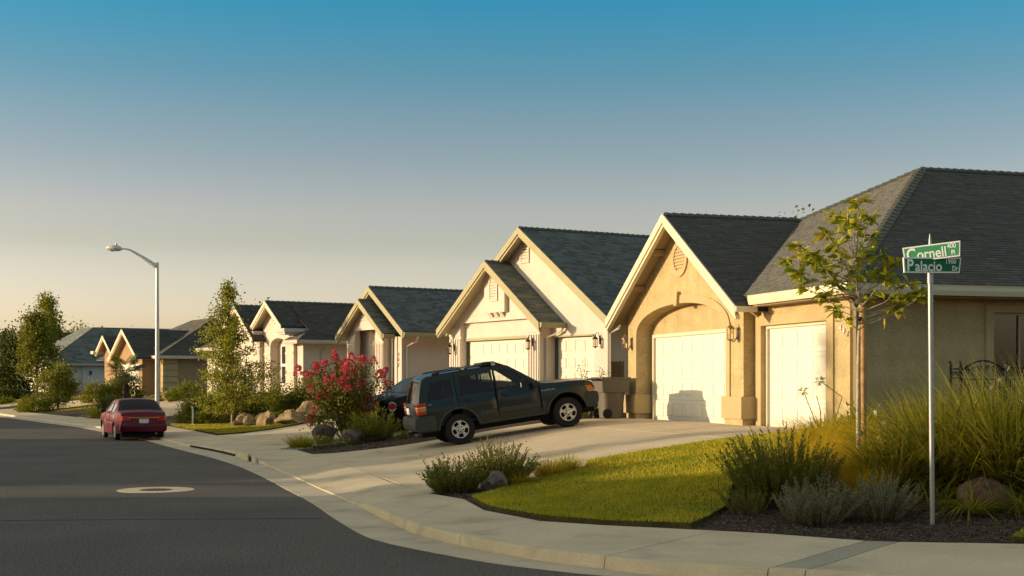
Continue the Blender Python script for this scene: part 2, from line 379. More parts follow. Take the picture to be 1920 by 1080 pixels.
def sheet(name, poly, mat, dz, step=.8, edge=.5, skirt=.12, zf=terr, kind='structure', parent=None):
    poly = refine(poly, edge)
    a = sum(poly[i][0]*poly[(i+1) % len(poly)][1]-poly[(i+1) % len(poly)][0]*poly[i][1] for i in range(len(poly)))
    if a < 0: poly = poly[::-1]
    v, t = triangulate(poly, step)
    b = MB(); b.add([(p.x, p.y, zf(p.x, p.y)+dz) for p in v], t)
    if skirt:
        n = len(poly); q = [(x, y, zf(x, y)+dz) for x, y in poly] + [(x, y, zf(x, y)+dz-skirt) for x, y in poly]
        b.add(q, [(i, i+n, (i+1) % n+n, (i+1) % n) for i in range(n)])
    return b.build(name, mat, parent, smooth=50, kind=kind)

g = MB(); g.add([(-2500,-2500,-.06),(2500,-2500,-.06),(2500,2500,-.06),(-2500,2500,-.06)], [(0,1,2,3)])
g.build('ground', M['soil'], kind='structure')
g = MB(); g.add([(-260,-60,0),(60,-60,0),(60,9,0),(-12,60,0),(-60,160,0),(-260,160,0)], [(0,1,2,3,4,5)])
g.build('road', M['asphalt'], kind='structure')

g = MB(); g.add([(-13.9,18.95,.004),(-2.7,19.72,.004),(-2.7,19.76,.004),(-13.9,19.0,.004)], [(0,1,2,3)])
g.build('road_seam', M['asphalt_seam'], kind='structure')
# densify the rows (every ~1 m) for smooth curves
def lerp2(a, b, u): return (a[0]+(b[0]-a[0])*u, a[1]+(b[1]-a[1])*u)
def catm(P, i, u):
    p0, p1, p2, p3 = P[max(i-1, 0)], P[i], P[i+1], P[min(i+2, len(P)-1)]
    return tuple(.5*(2*p1[k]+(p2[k]-p0[k])*u+(2*p0[k]-5*p1[k]+4*p2[k]-p3[k])*u*u+(3*p1[k]-p0[k]-3*p2[k]+p3[k])*u**3) for k in (0, 1))
GL = [r[0] for r in ROWS]
DEN = []                                   # (asphalt edge, kerb foot, pavement back, kerb height, joint)
for i in range(len(ROWS)-1):
    n = 1 if i in (0, 25, 26) else 5
    for k in range(n):
        u = k/n; cr = 3 <= i <= 18
        DEN.append(((catm if cr else (lambda P, j, w: lerp2(P[j], P[j+1], w)))(ASPH, i, u), (catm(GL, i, u) if cr else lerp2(GL[i], GL[i+1], u)),
                    lerp2(S_LINE[i], S_LINE[i+1], u), ROWS[i][2]+(ROWS[i+1][2]-ROWS[i][2])*sstep(u), ROWS[i][3] if k == 0 else 0, i+u))
DEN.append((ASPH[-1], GL[-1], S_LINE[-1], ROWS[-1][2], 0, len(ROWS)-1))
def slabs():
    cur = []
    for r in DEN:
        cur.append(r)
        if r[4] and len(cur) > 1: yield cur; cur = [r]
    yield cur
gutter = empty('gutter'); tag(gutter, kind='structure')
kerb = empty('kerb'); tag(kerb, kind='structure')
pave = empty('pavement'); tag(pave, kind='structure')
def toward(p, q, d):
    v = Vector((q[0]-p[0], q[1]-p[1])); v.normalize(); return (p[0]+v.x*d, p[1]+v.y*d)
def shrink_ends(rows, d=.006):
    rows = list(rows)
    if len(rows) < 2: return rows
    def mv(r, s): return tuple(toward(r[k], s[k], d) for k in range(3)) + r[3:]
    return [mv(rows[0], rows[1])] + rows[1:-1] + [mv(rows[-1], rows[-2])]
for sl_ in slabs():
    rows = shrink_ends(sl_)
    # gutter pan
    b = MB(); n = len(rows)
    for r in rows: b.v += [(*r[0], .006), (*r[1], .02), (*r[0], -.05), (*r[1], -.05)]
    for i in range(n-1):
        a, c = i*4, i*4+4
        b.f += [(a, a+1, c+1, c)][::1]; b.f += [(a, c, c+2, a+2)]
    b.f += [(0, 2, 3, 1), ((n-1)*4, (n-1)*4+1, (n-1)*4+3, (n-1)*4+2)]
    b.m = [0]*len(b.f); b.build('gutter_slab', M['gutter'], gutter)
    # kerb: face, rounded nose, top
    b = MB(); k = 5
    for r in rows:
        h = r[3]; foot = r[1]; t1 = toward(foot, r[2], .015+.02*h/.15); t2 = toward(foot, r[2], .05); t3 = toward(foot, r[2], .17)
        b.v += [(*foot, -.05), (*toward(foot, r[2], .006), .02), (*t1, h-.02), (*t2, h), (*t3, h+.002)]
    for i in range(n-1):
        for q in range(k-1): b.f.append((i*k+q, i*k+q+1, (i+1)*k+q+1, (i+1)*k+q))
    b.f += [tuple(range(k)), tuple((n-1)*k+q for q in reversed(range(k)))]
    b.m = [0]*len(b.f); b.build('kerb_block', M['kerb'], kerb, smooth=40)
    # pavement slab
    dark = abs(sl_[0][5]-4) < .01
    rows = shrink_ends(sl_, .009)
    b = MB(); k = 6
    for r in rows:
        p0 = toward(r[1], r[2], .175)
        b.v += [(*p0, -.03)] + [(*lerp2(p0, r[2], u), r[3]+.003+(.184-r[3])*sstep(u)) for u in (0, .25, .6, 1)] + [(*r[2], -.03)]
    for i in range(n-1):
        for q in range(k-1): b.f.append((i*k+q, i*k+q+1, (i+1)*k+q+1, (i+1)*k+q))
    b.f += [tuple(range(k)), tuple((n-1)*k+q for q in reversed(range(k)))]
    b.m = [0]*len(b.f); b.build('pavement_slab', M['concrete_dark'] if dark else M['concrete'], pave, smooth=40)

# the lots: bark mulch and soil sheet that rises from the pavement to the house slabs
lot = [tuple(p) for p in S_LINE] + [(-60,200),(120,200),(120,40),(60,14)]
v_, t_ = None, None
pts = [Vector(p) for p in refine(lot, 2.0)]
ed = [(i, (i+1) % len(pts)) for i in range(len(pts))]
lotp = [tuple(p) for p in pts]
def gridpts(x0, x1, y0, y1, st):
    x = x0
    while x < x1:
        y = y0
        while y < y1:
            if inside((x, y), lotp): yield Vector((x+random.uniform(-.1,.1)*st, y+random.uniform(-.1,.1)*st))
            y += st
        x += st
pts += list(gridpts(-14, 10, 14, 52, .55)) + list(gridpts(-45, 30, 52, 120, 2.2)) + list(gridpts(10, 60, 12, 52, 2.5)) + list(gridpts(-60, 120, 120, 200, 14))
v_, e_, f_, *_ = geo.delaunay_2d_cdt(pts, ed, [], 0, 1e-4)
b = MB(); b.v = [(p.x, p.y, terr(p.x, p.y)-.004) for p in v_]
for t in f_:
    c = (sum(v_[i].x for i in t)/len(t), sum(v_[i].y for i in t)/len(t))
    if inside(c, lotp): b.f.append(tuple(t)); b.m.append(0)
me_terr = b.build('garden_ground', M['mulch'], smooth=60, kind='structure')
bm_ = bmesh.new(); bm_.from_mesh(me_terr.data); bmesh.ops.recalc_face_normals(bm_, faces=bm_.faces)
if sum(f.normal.z for f in bm_.faces) < 0: bmesh.ops.reverse_faces(bm_, faces=bm_.faces)
bm_.to_mesh(me_terr.data); bm_.free()

def frame(ox, oy, ang):
    a = R(ang); d = (-math.sin(a), math.cos(a)); e = (math.cos(a), math.sin(a))
    return lambda v, t: (ox+e[0]*v+d[0]*t, oy+e[1]*v+d[1]*t)
F1 = frame(6.6, 26.23, 16.9)
# concrete drives (the first one in panels with joints)
drive = empty('driveway'); tag(drive, kind='structure')
A0, A1 = (-1.40, 22.05), (-4.98, 34.08)      # its mouth on the pavement
B0, B1 = F1(-.1, -.25), F1(-.3, 10.75)        # at the garage
def dq(u, w):                                  # u along the mouth, w up the drive
    return lerp2(lerp2(A0, A1, u), lerp2(B0, B1, u), w)
us, ws = [0, .34, .67, 1], [0, .36, .70, 1.0]
for i in range(3):
    for j in range(3):
        e0, e1 = .0011, .0011
        q = [dq(us[i]+e0, ws[j]+e1), dq(us[i+1]-e0, ws[j]+e1), dq(us[i+1]-e0, ws[j+1]-e1), dq(us[i]+e0, ws[j+1]-e1)]
        sheet('driveway_slab', q, M['concrete'], .03, .8, .6, .1, parent=drive, kind=None, zf=terr_drive)
drive2 = sheet('driveway', [(-6.35,37.9),(-10.0,46.4),(-6.9,48.9),(-3.2,48.2),(1.5,40.6),(-1.1,39.6)], M['concrete'], .03, 1.0, .8, zf=terr_drive)
sheet('driveway', [(-18.6,64.1),(-22.9,71.8),(-21.8,77.2),(-20.5,78.4),(-15.6,76.0),(-13.0,73.3),(-13.2,67.2)], M['concrete'], .03, 1.5, 1, zf=terr_drive)
sheet('driveway', [(-31.3,86.3),(-34.8,92.4),(-33.0,95.5),(-27.0,92.0),(-21.0,90.2),(-22.6,84.7),(-27.2,86.0)], M['concrete'], .035, 1.5, 1, zf=terr_drive)
sheet('driveway', [(-37,97.3),(-41,104),(-38.5,107),(-33,103)], M['concrete'], .035, 1.5, 1, zf=terr_drive)
sheet('garden_path', [(-12.2,62.0),(-9.4,58.3),(-8.4,58.9),(-11.4,62.9)], M['concrete'], .03, 1, .8, zf=terr_drive)

# lawns: a turf sheet each, with the blades as one mesh of stuff on it
def lawn(poly, dens, hgt, dz=.055, mat='lawn', wid=.006):
    sheet('lawn', poly, M['turf'], dz, .8, .5, .14)
    xs = [p[0] for p in poly]; ys = [p[1] for p in poly]
    tri, area = [], 0
    v, t = triangulate(poly, 50)
    P = []
    for a, b_, c in t:
        a, b_, c = v[a], v[b_], v[c]; ar = abs((b_-a).cross(c-a))/2
        n = int(ar*dens+random.random())
        r1 = np.sqrt(np.random.rand(n)); r2 = np.random.rand(n)
        P.append(np.outer(1-r1, a)+np.outer(r1*(1-r2), b_)+np.outer(r1*r2, c))
    P = np.vstack(P); n = len(P)
    # terrain by interpolation on a coarse grid
    gx = np.linspace(min(xs)-.3, max(xs)+.3, 26); gy = np.linspace(min(ys)-.3, max(ys)+.3, 26)
    Z = np.array([[terr(x, y) for x in gx] for y in gy])
    fx = (P[:,0]-gx[0])/(gx[1]-gx[0]); fy = (P[:,1]-gy[0])/(gy[1]-gy[0]); ix = fx.astype(int); iy = fy.astype(int); fx -= ix; fy -= iy
    z = (Z[iy,ix]*(1-fx)+Z[iy,ix+1]*fx)*(1-fy)+(Z[iy+1,ix]*(1-fx)+Z[iy+1,ix+1]*fx)*fy + dz
    th = np.random.rand(n)*2*np.pi; ln = np.random.rand(n)*.6*hgt; h = hgt*(.55+.6*np.random.rand(n)); ph = np.random.rand(n)*2*np.pi
    base = np.column_stack([P, z-.005]); side = np.column_stack([np.cos(th), np.sin(th), 0*th])*(wid*(.7+.6*np.random.rand(n)))[:,None]
    tip = base+np.column_stack([np.cos(ph)*ln, np.sin(ph)*ln, h])
    V = np.empty((n*3, 3)); V[0::3] = base-side; V[1::3] = base+side; V[2::3] = tip
    o = np_mesh('grass', V, np.arange(n*3).reshape(-1, 3), M[mat]); tag(o, kind='stuff'); return o
LAWN1 = [(-.62,20.75),(-.1,22.05),(.5,22.75),(1.25,23.5),(1.35,24.6),(2.4,24.8),(3.5,24.95),(5.2,25.3),(4.9,22.6),(3.6,20.6),(3.1,19.3),(2.85,18.1),(2.2,16.75),(1.2,17.1),(.4,17.75),(-.3,19.05)]
lawn(LAWN1, 2600, .045)
lawn([(6.2,16.2),(5.55,15.25),(8,14.35),(12,12.4),(13,14.5),(9,17)], 1500, .05)
lawn([(-10.0,46.6),(-7.0,49.3),(-8.3,53.0),(-10.9,53.8),(-14.4,57.6),(-14.0,56.2),(-11.15,49.2)], 420, .05, wid=.012)
lawn([(-38.2,102.5),(-36,102.6),(-37,106.3),(-41.4,110.4),(-44,110.8)], 60, .06, wid=.03)
lawn([(-30.2,85.0),(-26.6,81.9),(-23.7,80.6),(-20.6,78.6),(-20.6,80.2),(-22.3,84.0),(-27.0,85.4),(-31.0,86.0)], 90, .06, wid=.025)
lawn([(-23.2,72.9),(-20.9,68.5),(-17.6,62.6),(-18.5,64.4),(-22.7,72.2),(-22.3,74.2)], 90, .06, wid=.02)
lawn([(-33.5,97.0),(-34.2,94.5),(-31.5,96.5),(-27,93),(-26,96),(-32,100)], 40, .06, wid=.03)

# loose bark chips on the bed by the sign, pebbles at the tip of the second bed
def scatter_chips(name, poly, n, size, mat, dz=.01):
    xs = [p[0] for p in poly]; ys = [p[1] for p in poly]; V, F = [], []
    while len(F) < n:
        x, y = random.uniform(min(xs), max(xs)), random.uniform(min(ys), max(ys))
        if not inside((x, y), poly): continue
        a = random.uniform(0, 6.28); s = size*random.uniform(.5, 1.4); z = terr(x, y)+dz*random.random()
        u = Vector((math.cos(a), math.sin(a), random.uniform(-.4,.4)))*s; w = Vector((-math.sin(a), math.cos(a), random.uniform(-.5,.5)))*s*random.uniform(.25,.6)
        c = Vector((x, y, z+.008)); k = len(V); V += [c-u-w, c+u-w, c+u+w, c-u+w]; F.append((k,k+1,k+2,k+3))
    o = np_mesh(name, [tuple(v) for v in V], F, M[mat]); tag(o, kind='stuff')
scatter_chips('bark_chips', [(2.3,16.8),(3.0,16.1),(4.4,15.3),(5.8,15.1),(7.0,16.6),(6.6,18.5),(4,18.8),(3.0,18.6)], 16000, .013, 'chip')
scatter_chips('bark_chips', [(-5.0,34.3),(-6.0,37.3),(-2.6,38.9),(-.3,37.9),(-1.3,35.3)], 4000, .02, 'chip')
scatter_chips('bark_chips', [(-1.3,22.1),(-.7,20.9),(1.2,23.6),(1.1,24.6)], 1500, .02, 'chip')
# ------------------------------------------------------------------ houses; local axes: x = back from the street, y = along the street away from the corner, z up
def poly_frame(poly):
    P = [Vector(p) for p in poly]; u = (P[1]-P[0]).normalized(); n = geo.normal(P)
    if n.z < 0: n = -n
    s = n.cross(u)
    if s.z < 0: s = -s
    return P, u, s, n
def shingles(parent, polys, mat, expo=.15, tab=.3):
    V, F = [], []
    for poly in polys:
        P, u, s, n = poly_frame(poly); q = [((p-P[0]).dot(u), (p-P[0]).dot(s)) for p in P]
        smax = max(b for a, b in q); k = 0
        def interval(y):
            xs = []
            for i in range(len(q)):
                (a, b), (c, d) = q[i], q[(i+1) % len(q)]
                if (b <= y < d) or (d <= y < b): xs.append(a+(c-a)*(y-b)/(d-b))
            return (min(xs), max(xs)) if len(xs) > 1 else None
        while k*expo < smax-.03:
            s0, s1 = k*expo, min((k+1)*expo, smax-.004)
            i0, i1 = interval(s0+1e-4), interval(s1)
            k += 1
            if not i0 or not i1: continue
            x = min(i0[0], i1[0])-random.random()*tab
            xe = max(i0[1], i1[1])
            while x < xe:
                w = tab*random.uniform(.45, 1.4); g = .006
                a0, b0 = max(x, i0[0]), min(x+w-g, i0[1]); a1, b1 = max(x, i1[0]), min(x+w-g, i1[1])
                x += w
                if b0-a0 < .01 and b1-a1 < .01: continue
                if b0 < a0: a0 = b0 = (a0+b0)/2
                if b1 < a1: a1 = b1 = (a1+b1)/2
                th = .013+random.choice((0, .0, .006)); B = len(V)
                sd = s0 - random.choice((0, .0, .012))
                for (xx, yy, h) in ((a0, sd, .0), (b0, sd, .0), (b0, sd, th), (a0, sd, th), (b1, s1, .004), (a1, s1, .004)):
                    V.append(tuple(P[0]+u*xx+s*yy+n*h))
                F += [(B, B+1, B+2, B+3), (B+3, B+2, B+4, B+5)]
    o = np_mesh('shingles', V, F, mat, parent); o['kind'] = 'stuff'; return o

class House:
    def __init__(s, name, ox, oy, slab, ang, label, cat='house', group=None, wall='stucco_tan', trim='trim_tan', fascia='white_trim', soffit='soffit', roof='shingle', gutter=None):
        s.root = empty(name, (ox, oy, slab), R(ang)); tag(s.root, label, cat, group)
        s.wallm, s.trim, s.fascia, s.soffit, s.roofm = M[wall], M[trim], M[fascia], M[soffit], M[roof]
        s.gut = M[gutter or fascia]; s.w = MB(); s.slopes = []; s.rk = MB()
    # walls in the t-z plane facing the street (x from v back by th)
    def wall(s, poly, v, th=.15, m=0): s.w.prism([(v, t, z) for t, z in poly], (th, 0, 0), m)
    def box(s, v0, v1, t0, t1, z0, z1, m=0): s.w.box((v0, t0, z0), (v1, t1, z1), m)
    def gable_poly(s, t0, t1, tc, zr, m, z0=0, cut=.1):
        return [(t0, z0), (t1, z0), (t1, zr-m*abs(t1-tc)-cut), (tc, zr-cut), (t0, zr-m*abs(t0-tc)-cut)]
    def slope(s, poly): s.slopes.append(poly)
    def gable(s, tc, zr, m, hl, hr, v0, v1, vr=None, board=.22, double=True):
        """roof with its ridge running back from the street"""
        vr = vr or v1
        s.slope([(v0, tc-hr, zr-m*hr), (v1, tc-hr, zr-m*hr), (vr, tc, zr), (v0, tc, zr)])
        s.slope([(v1, tc+hl, zr-m*hl), (v0, tc+hl, zr-m*hl), (v0, tc, zr), (vr, tc, zr)])
        for sg, hw in ((1, hl), (-1, hr)):
            te, ze = tc+sg*hw, zr-m*hw
            s.rk.prism([(v0, te, ze+.015), (v0, tc, zr+.015), (v0, tc, zr-board), (v0, te, ze-board)], (-.035, 0, 0))
            if double: s.rk.prism([(v0+.002, te-sg*.03, ze-board+.03), (v0+.002, tc, zr-board+.012), (v0+.002, tc, zr-board-.09), (v0+.002, te-sg*.03, ze-board-.07)], (.10, 0, 0))
    def caps(s, A, B, n1, n2, mat='cap', step=.21, half=.15):
        """overlapping ridge cap pieces from A up/along to B on the two slopes with normals n1, n2"""
        A, B, n1, n2 = map(Vector, (A, B, n1, n2)); d = (B-A).normalized(); n1.normalize(); n2.normalize()
        w1 = d.cross(n1); w1 = w1 if w1.z < 0 else -w1
        w2 = d.cross(n2); w2 = w2 if w2.z < 0 else -w2
        up = (n1+n2).normalized(); ln = step*1.35
        b = MB(); vs = []
        for x, h in ((0, .055), (ln, .022)):
            top = d*x+up*h
            vs += [top+w1*half, top, top+w2*half, top+w1*half-up*.02, top-up*.02, top+w2*half-up*.02]
        b.add(vs, [(0,1,7,6),(1,2,8,7),(3,4,1,0),(4,5,2,1),(9,6,7,10),(10,7,8,11),(0,6,9,3),(2,5,11,8)])
        n = int((B-A).length/step); me = None
        for k in range(n):
            if me is None:
                o = b.build('ridge_cap', M[mat], s.roof, loc=A+d*step*k); me = o.data
            else: o = link('ridge_cap', me, s.roof, A+d*step*k)
            o.location += up*random.uniform(0, .006)
    def finish(s, shingle=True, expo=.15, tab=.3):
        s.wall_obj = s.w.build('wall', [s.wallm, s.trim, M['dark']], s.root)
        b = MB()
        for poly in s.slopes:
            P, u, ss, n = poly_frame(poly); b.prism([p-n*.004 for p in P], (0, 0, -.09), 0); b.prism([p-n*.004-Vector((0, 0, .091)) for p in P], (0, 0, -.02), 1)
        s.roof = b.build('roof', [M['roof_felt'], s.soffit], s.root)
        if shingle: shingles(s.roof, s.slopes, s.roofm, expo, tab)
        if s.rk.v: s.rk.build('rake_board', s.fascia, s.root)
    def part(s, name, mb, mat, parent=None, **k): return mb.build(name, mat, parent or s.root, **k)
    def gutter(s, a, b, hgt=.15, dep=.12, out=(-1, 0, 0)):
        a, b, out = Vector(a), Vector(b), Vector(out); g = MB()
        pr = [(0,0),(dep*.75,0),(dep,hgt*.45),(dep,hgt*.8),(dep+.012,hgt),(0,hgt)]
        P0 = [a+out*x+Vector((0,0,z-hgt)) for x, z in pr]; g.prism(P0, b-a); return s.part('gutter', g, s.gut)
    def downspout(s, pts, mat=None, r=.042):
        g = MB(); g.tube(pts, r, 4); return s.part('downspout', g, mat or s.gut)
    def garage(s, v, t0, t1, z1, cols, mat='white_door', trim='white_trim', jamb=.09, rows=4, deep=.0):
        b = MB(); h = z1/rows
        for r in range(rows): b.box((v, t0, r*h+(.005 if r else 0.0)), (v+.05, t1, (r+1)*h), 0)
        b.box((v+.04, t0, 0), (v+.08, t1, z1), 1)
        d = b.build('garage_door', [M[mat], M['dark']], s.root)
        cw = (t1-t0)/cols; me = None
        for r in range(rows):
            for c in range(cols):
                tt, zz = t0+(c+.5)*cw, (r+.5)*h
                if me is None:
                    p = MB(); a, e = cw*.40, h*.34
                    vs = [(0,-a,-e),(0,a,-e),(0,a,e),(0,-a,e)] + [(-.012,-a+.006,-e+.006),(-.012,a-.006,-e+.006),(-.012,a-.006,e-.006),(-.012,-a+.006,e-.006)]
                    ia, ie = a-.045, e-.045
                    vs += [(.0,-ia-.02,-ie-.02),(.0,ia+.02,-ie-.02),(.0,ia+.02,ie+.02),(.0,-ia-.02,ie+.02)] + [(-.018,-ia+.015,-ie+.015),(-.018,ia-.015,-ie+.015),(-.018,ia-.015,ie-.015),(-.018,-ia+.015,ie-.015)]
                    fs = []
                    for k in range(3):
                        for j in range(4): fs.append((k*4+j, k*4+(j+1) % 4, k*4+4+(j+1) % 4, k*4+4+j)[::-1])
                    fs.append((12,15,14,13)); p.add(vs, fs)
                    o = p.build('panel', M[mat], d, loc=(v-.001, tt, zz)); me = o.data
                else: link('panel', me, d, (v-.001, tt, zz))
        if trim:
            g = MB(); g.box((v-.06, t0-jamb, 0), (v+.05, t0-.004, z1+jamb)); g.box((v-.06, t1+.004, 0), (v+.05, t1+jamb, z1+jamb)); g.box((v-.062, t0-.002, z1+.004), (v+.05, t1+.002, z1+jamb-.002))
            s.part('door_frame', g, M[trim])
        return d
    def vent(s, v, tc, zc, w, h, kind, mat=None, n=8, frame=.07):
        mat = mat or s.trim; K = 28
        def outline(a, b):
            if kind == 'round': return [(a*math.cos(2*math.pi*k/K), b*math.sin(2*math.pi*k/K)) for k in range(K)]
            pts = [(-a, -b), (a, -b)]; y0 = b-a if kind == 'arch' else b
            if kind == 'half': pts = [(-a, -b), (a, -b)]; y0 = -b+.02
            rr = a if kind == 'arch' else (2*b-.02 if kind == 'half' else 0)
            if rr:
                for k in range(K-1): x = math.pi*k/(K-2); pts.append((a*math.cos(x), y0+rr*math.sin(x)))
            else: pts += [(a, b), (-a, b)]
            return pts
        O, I = outline(w/2, h/2), outline(w/2-frame, h/2-frame); b = MB(); k = len(O)
        for off, pts in ((-.035, O), (-.035, I), (0, O), (.04, I)): b.v += [(v+off, tc-x, zc+z) for x, z in pts]
        for i in range(k):
            j = (i+1) % k
            b.f += [(i, j, k+j, k+i), (2*k+i, 2*k+j, j, i), (k+i, k+j, 3*k+j, 3*k+i)]
        b.m = [0]*len(b.f)
        b.add([(v+.002, tc-x, zc+z) for x, z in I], [tuple(range(k))], 1)
        ob = b.build('gable_vent', [mat, M['soffit']], s.root)
        for i in range(n):
            z = -h/2+frame+(i+.5)*(h-2*frame)/n
            xs = []
            for a in range(k):
                (x0, z0), (x1, z1) = I[a], I[(a+1) % k]
                if (z0 <= z < z1) or (z1 <= z < z0): xs.append(x0+(x1-x0)*(z-z0)/(z1-z0))
            if len(xs) < 2: continue
            a = min(abs(min(xs)), max(xs))-.004; st = (h-2*frame)/n
            l_ = MB(); l_.prism([(v-.028, 0, -st*.42), (v-.028, 0, -st*.30), (v-.001, 0, st*.40), (v-.001, 0, st*.28)], (0, 2*a, 0))
            l_.build('louvre', mat, ob, loc=(0, tc-a, zc+z))
        return ob
    def lantern(s, v, t, z, style='bronze', size=1.0):
        q = size; b = MB(); mat = M['bronze'] if style == 'bronze' else M['black_iron']; reach = .17*q
        b.lathe([(0, -.02), (.05*q, -.015), (.05*q, 0)], 10, (v-.0, t, z), 'X')
        b.obox((v-.012, t, z), (.012, 0, 0), (0, .03*q, 0), (0, 0, .12*q))
        c = (v-reach, t)
        if style == 'bronze':
            b.tube([(v-.02, t, z-.06*q), (v-.09*q, t, z-.17*q), (c[0], c[1], z-.13*q)], .012*q, 6)
            zb, zt = z-.12*q, z+.10*q
        else:
            b.tube([(v-.02, t, z+.02*q), (v-.06*q, t, z+.2*q), (v-.13*q, t, z+.2*q), (c[0], c[1], z+.08*q)], .011*q, 6)
            zb, zt = z-.19*q, z+.02*q
        for k in range(6):
            a = k*math.pi/3; x, y = c[0]+.068*q*math.cos(a), c[1]+.068*q*math.sin(a); b.tube([(x, y, zb), (x, y, zt)], .006*q, 4)
        b.lathe([(.012*q, zb-.05*q), (.02*q, zb-.03*q), (.075*q, zb-.008*q), (.08*q, zb+.004), (0, zb+.004)], 12, (*c, 0))
        b.lathe([(.085*q, zt-.004), (.085*q, zt+.012*q), (.05*q, zt+.05*q), (.018*q, zt+.075*q), (.012*q, zt+.10*q), (.02*q, zt+.115*q), (0, zt+.13*q)], 12, (*c, 0))
        ob = b.build('wall_lantern', mat, s.root, smooth=40)
        g = MB(); g.lathe([(.062*q, zb), (.066*q, (zb+zt)/2), (.062*q, zt)], 6, (*c, 0)); g.build('lantern_glass', M['lamp_glass'], ob)
        g = MB(); g.lathe([(0, zb), (.016*q, zb+.01), (.016*q, zb+.1*q), (0, zb+.14*q)], 8, (*c, 0)); g.build('bulb', M['bulb'], ob)
        return ob
def text_mesh(s, size, ext, name, mat, parent, mat4, align='LEFT', sx=1.0, bold=0.0):
    cu = bpy.data.curves.new(name, 'FONT'); cu.body = s; cu.size = size; cu.extrude = ext; cu.align_x = align; cu.offset = bold
    o = bpy.data.objects.new(name+'_tmp', cu); COL.objects.link(o)
    me = bpy.data.meshes.new_from_object(o.evaluated_get(bpy.context.evaluated_depsgraph_get()))
    bpy.data.objects.remove(o); bpy.data.curves.remove(cu)
    me.transform(Matrix.Diagonal((sx, 1, 1, 1))); me.transform(mat4); me.name = name; me.materials.clear(); me.materials.append(mat)
    return link(name, me, parent)
def front_text(v, t, z): return Matrix(((0, 0, -1, v), (-1, 0, 0, t), (0, 1, 0, z), (0, 0, 0, 1)))

# ---- house on the corner (number 497): tan stucco, arched double garage under a gable, single garage under a hipped roof
h = House('corner_house', 6.6, 26.23, 1.0, 16.9, 'tan stucco corner house with an arched double garage bay and a grey hip roof', 'house', 'houses along the street')
H1 = h
TC, ZR, PM = 7.27, 5.03, .62
# gable wall with the arched opening
arch = []
for k in range(21):
    a = math.pi*k/20; arch.append((7.44+2.66*math.cos(a)*(1), 2.20+.70*math.sin(a)))
arch = [(4.78+.0, 2.2)] + [(7.44-2.66*math.cos(math.pi*k/20), 2.2+.70*math.sin(math.pi*k/20)**.9) for k in range(1, 20)] + [(10.10, 2.2)]
left = [(10.73, 0), (10.73, ZR-PM*(10.73-TC)-.1), (TC, ZR-.1), (3.95, ZR-PM*(TC-3.95)-.1), (3.95, 0), (4.78, 0)]
h.wall(left[:-1] + [(4.78, 0)] + arch + [(10.10, 0)], -.40, .22)
h.box(-.38, .2, 10.51, 10.73, 0, 2.7); h.box(-.40+.22, .02, 3.95, 4.15, 0, 2.72)
h.box(-.18, .02, 4.60, 4.78, 0, 2.5, 0); h.box(-.18, .02, 10.10, 10.3, 0, 2.5, 0)
h.wall([(4.4, 2.21), (10.5, 2.21), (10.5, 3.1), (4.4, 3.1)], .0, .1)
# soffit of the arch
for i in range(len(arch)-1):
    (t0, z0), (t1, z1) = arch[i], arch[i+1]
    h.w.add([(-.19, t0, z0), (-.19, t1, z1), (.0, t1, z1), (.0, t0, z0)], [(0, 1, 2, 3)])
# single-garage wall, side wall, far walls
h.wall([(0, 0), (.85, 0), (.85, 2.2), (3.62, 2.2), (3.62, 0), (3.97, 0), (3.97, 2.72), (0, 2.72)], -.12, .2)
h.wall([(.4, 2.25), (4, 2.25), (4, 2.7), (.4, 2.7)], .10, .05)
WV0, WV1, WZ0, WZ1 = 3.08, 4.9, 1.05, 2.36
for (a, b_, c, d) in ((-.12, WV0, 0, 2.72), (WV1, 15, 0, 2.72), (WV0, WV1, 0, WZ0), (WV0, WV1, WZ1, 2.72)): h.box(a+.2 if a < 0 else a, b_, 0.0, .2, c, d)
h.box(0, 15, 10.53, 10.73, 0, 4.1); h.box(14.8, 15, .2, 10.53, 0, 4.2)
# stone-like bases of the piers, trims
for t0, t1 in ((3.86, 4.86), (10.02, 10.82)):
    h.box(-.50, -.02 if t0 < 5 else .1, t0, t1, .17, .66, 1); h.box(-.44, -.03 if t0 < 5 else .08, t0+.06, t1-.06, -.1, .17, 0)
h.finish(False) if False else None
C_, A_, P_ = (-.5, -.6, 2.85), (4.13, 4.03, 5.869), (2.844, 7.27, 5.03)
h.slope([C_, (-.5, 3.75, 2.85), P_, A_])
h.slope([(15.5, -.6, 2.85), C_, A_, (15.5, 4.03, 5.869)])
h.slope([(15.5, 10.9, 4.09), (15.5, 4.03, 5.869), A_, P_, (2.844, 10.9, 4.09)][::1])
h.gable(TC, ZR, PM, 3.85, 3.93, -.88, 3.0, 2.88, .20)
h.finish(False)
shingles(h.roof, [h.slopes[0], h.slopes[1], h.slopes[3]], h.roofm, .105, .26)
shingles(h.roof, [h.slopes[4]], h.roofm, .105, .26)
nF, nR = (-.652, 0, 1), (0, -.652, 1)
h.caps((-.84, TC, ZR), (2.78, TC, ZR), (0, -.62, 1), (0, .62, 1))
h.caps(C_, A_, nF, nR); h.caps(A_, (9.2, 4.03, 5.869), nR, (0, .2, 1)); h.caps(P_, A_, nF, (0, .21, 1))
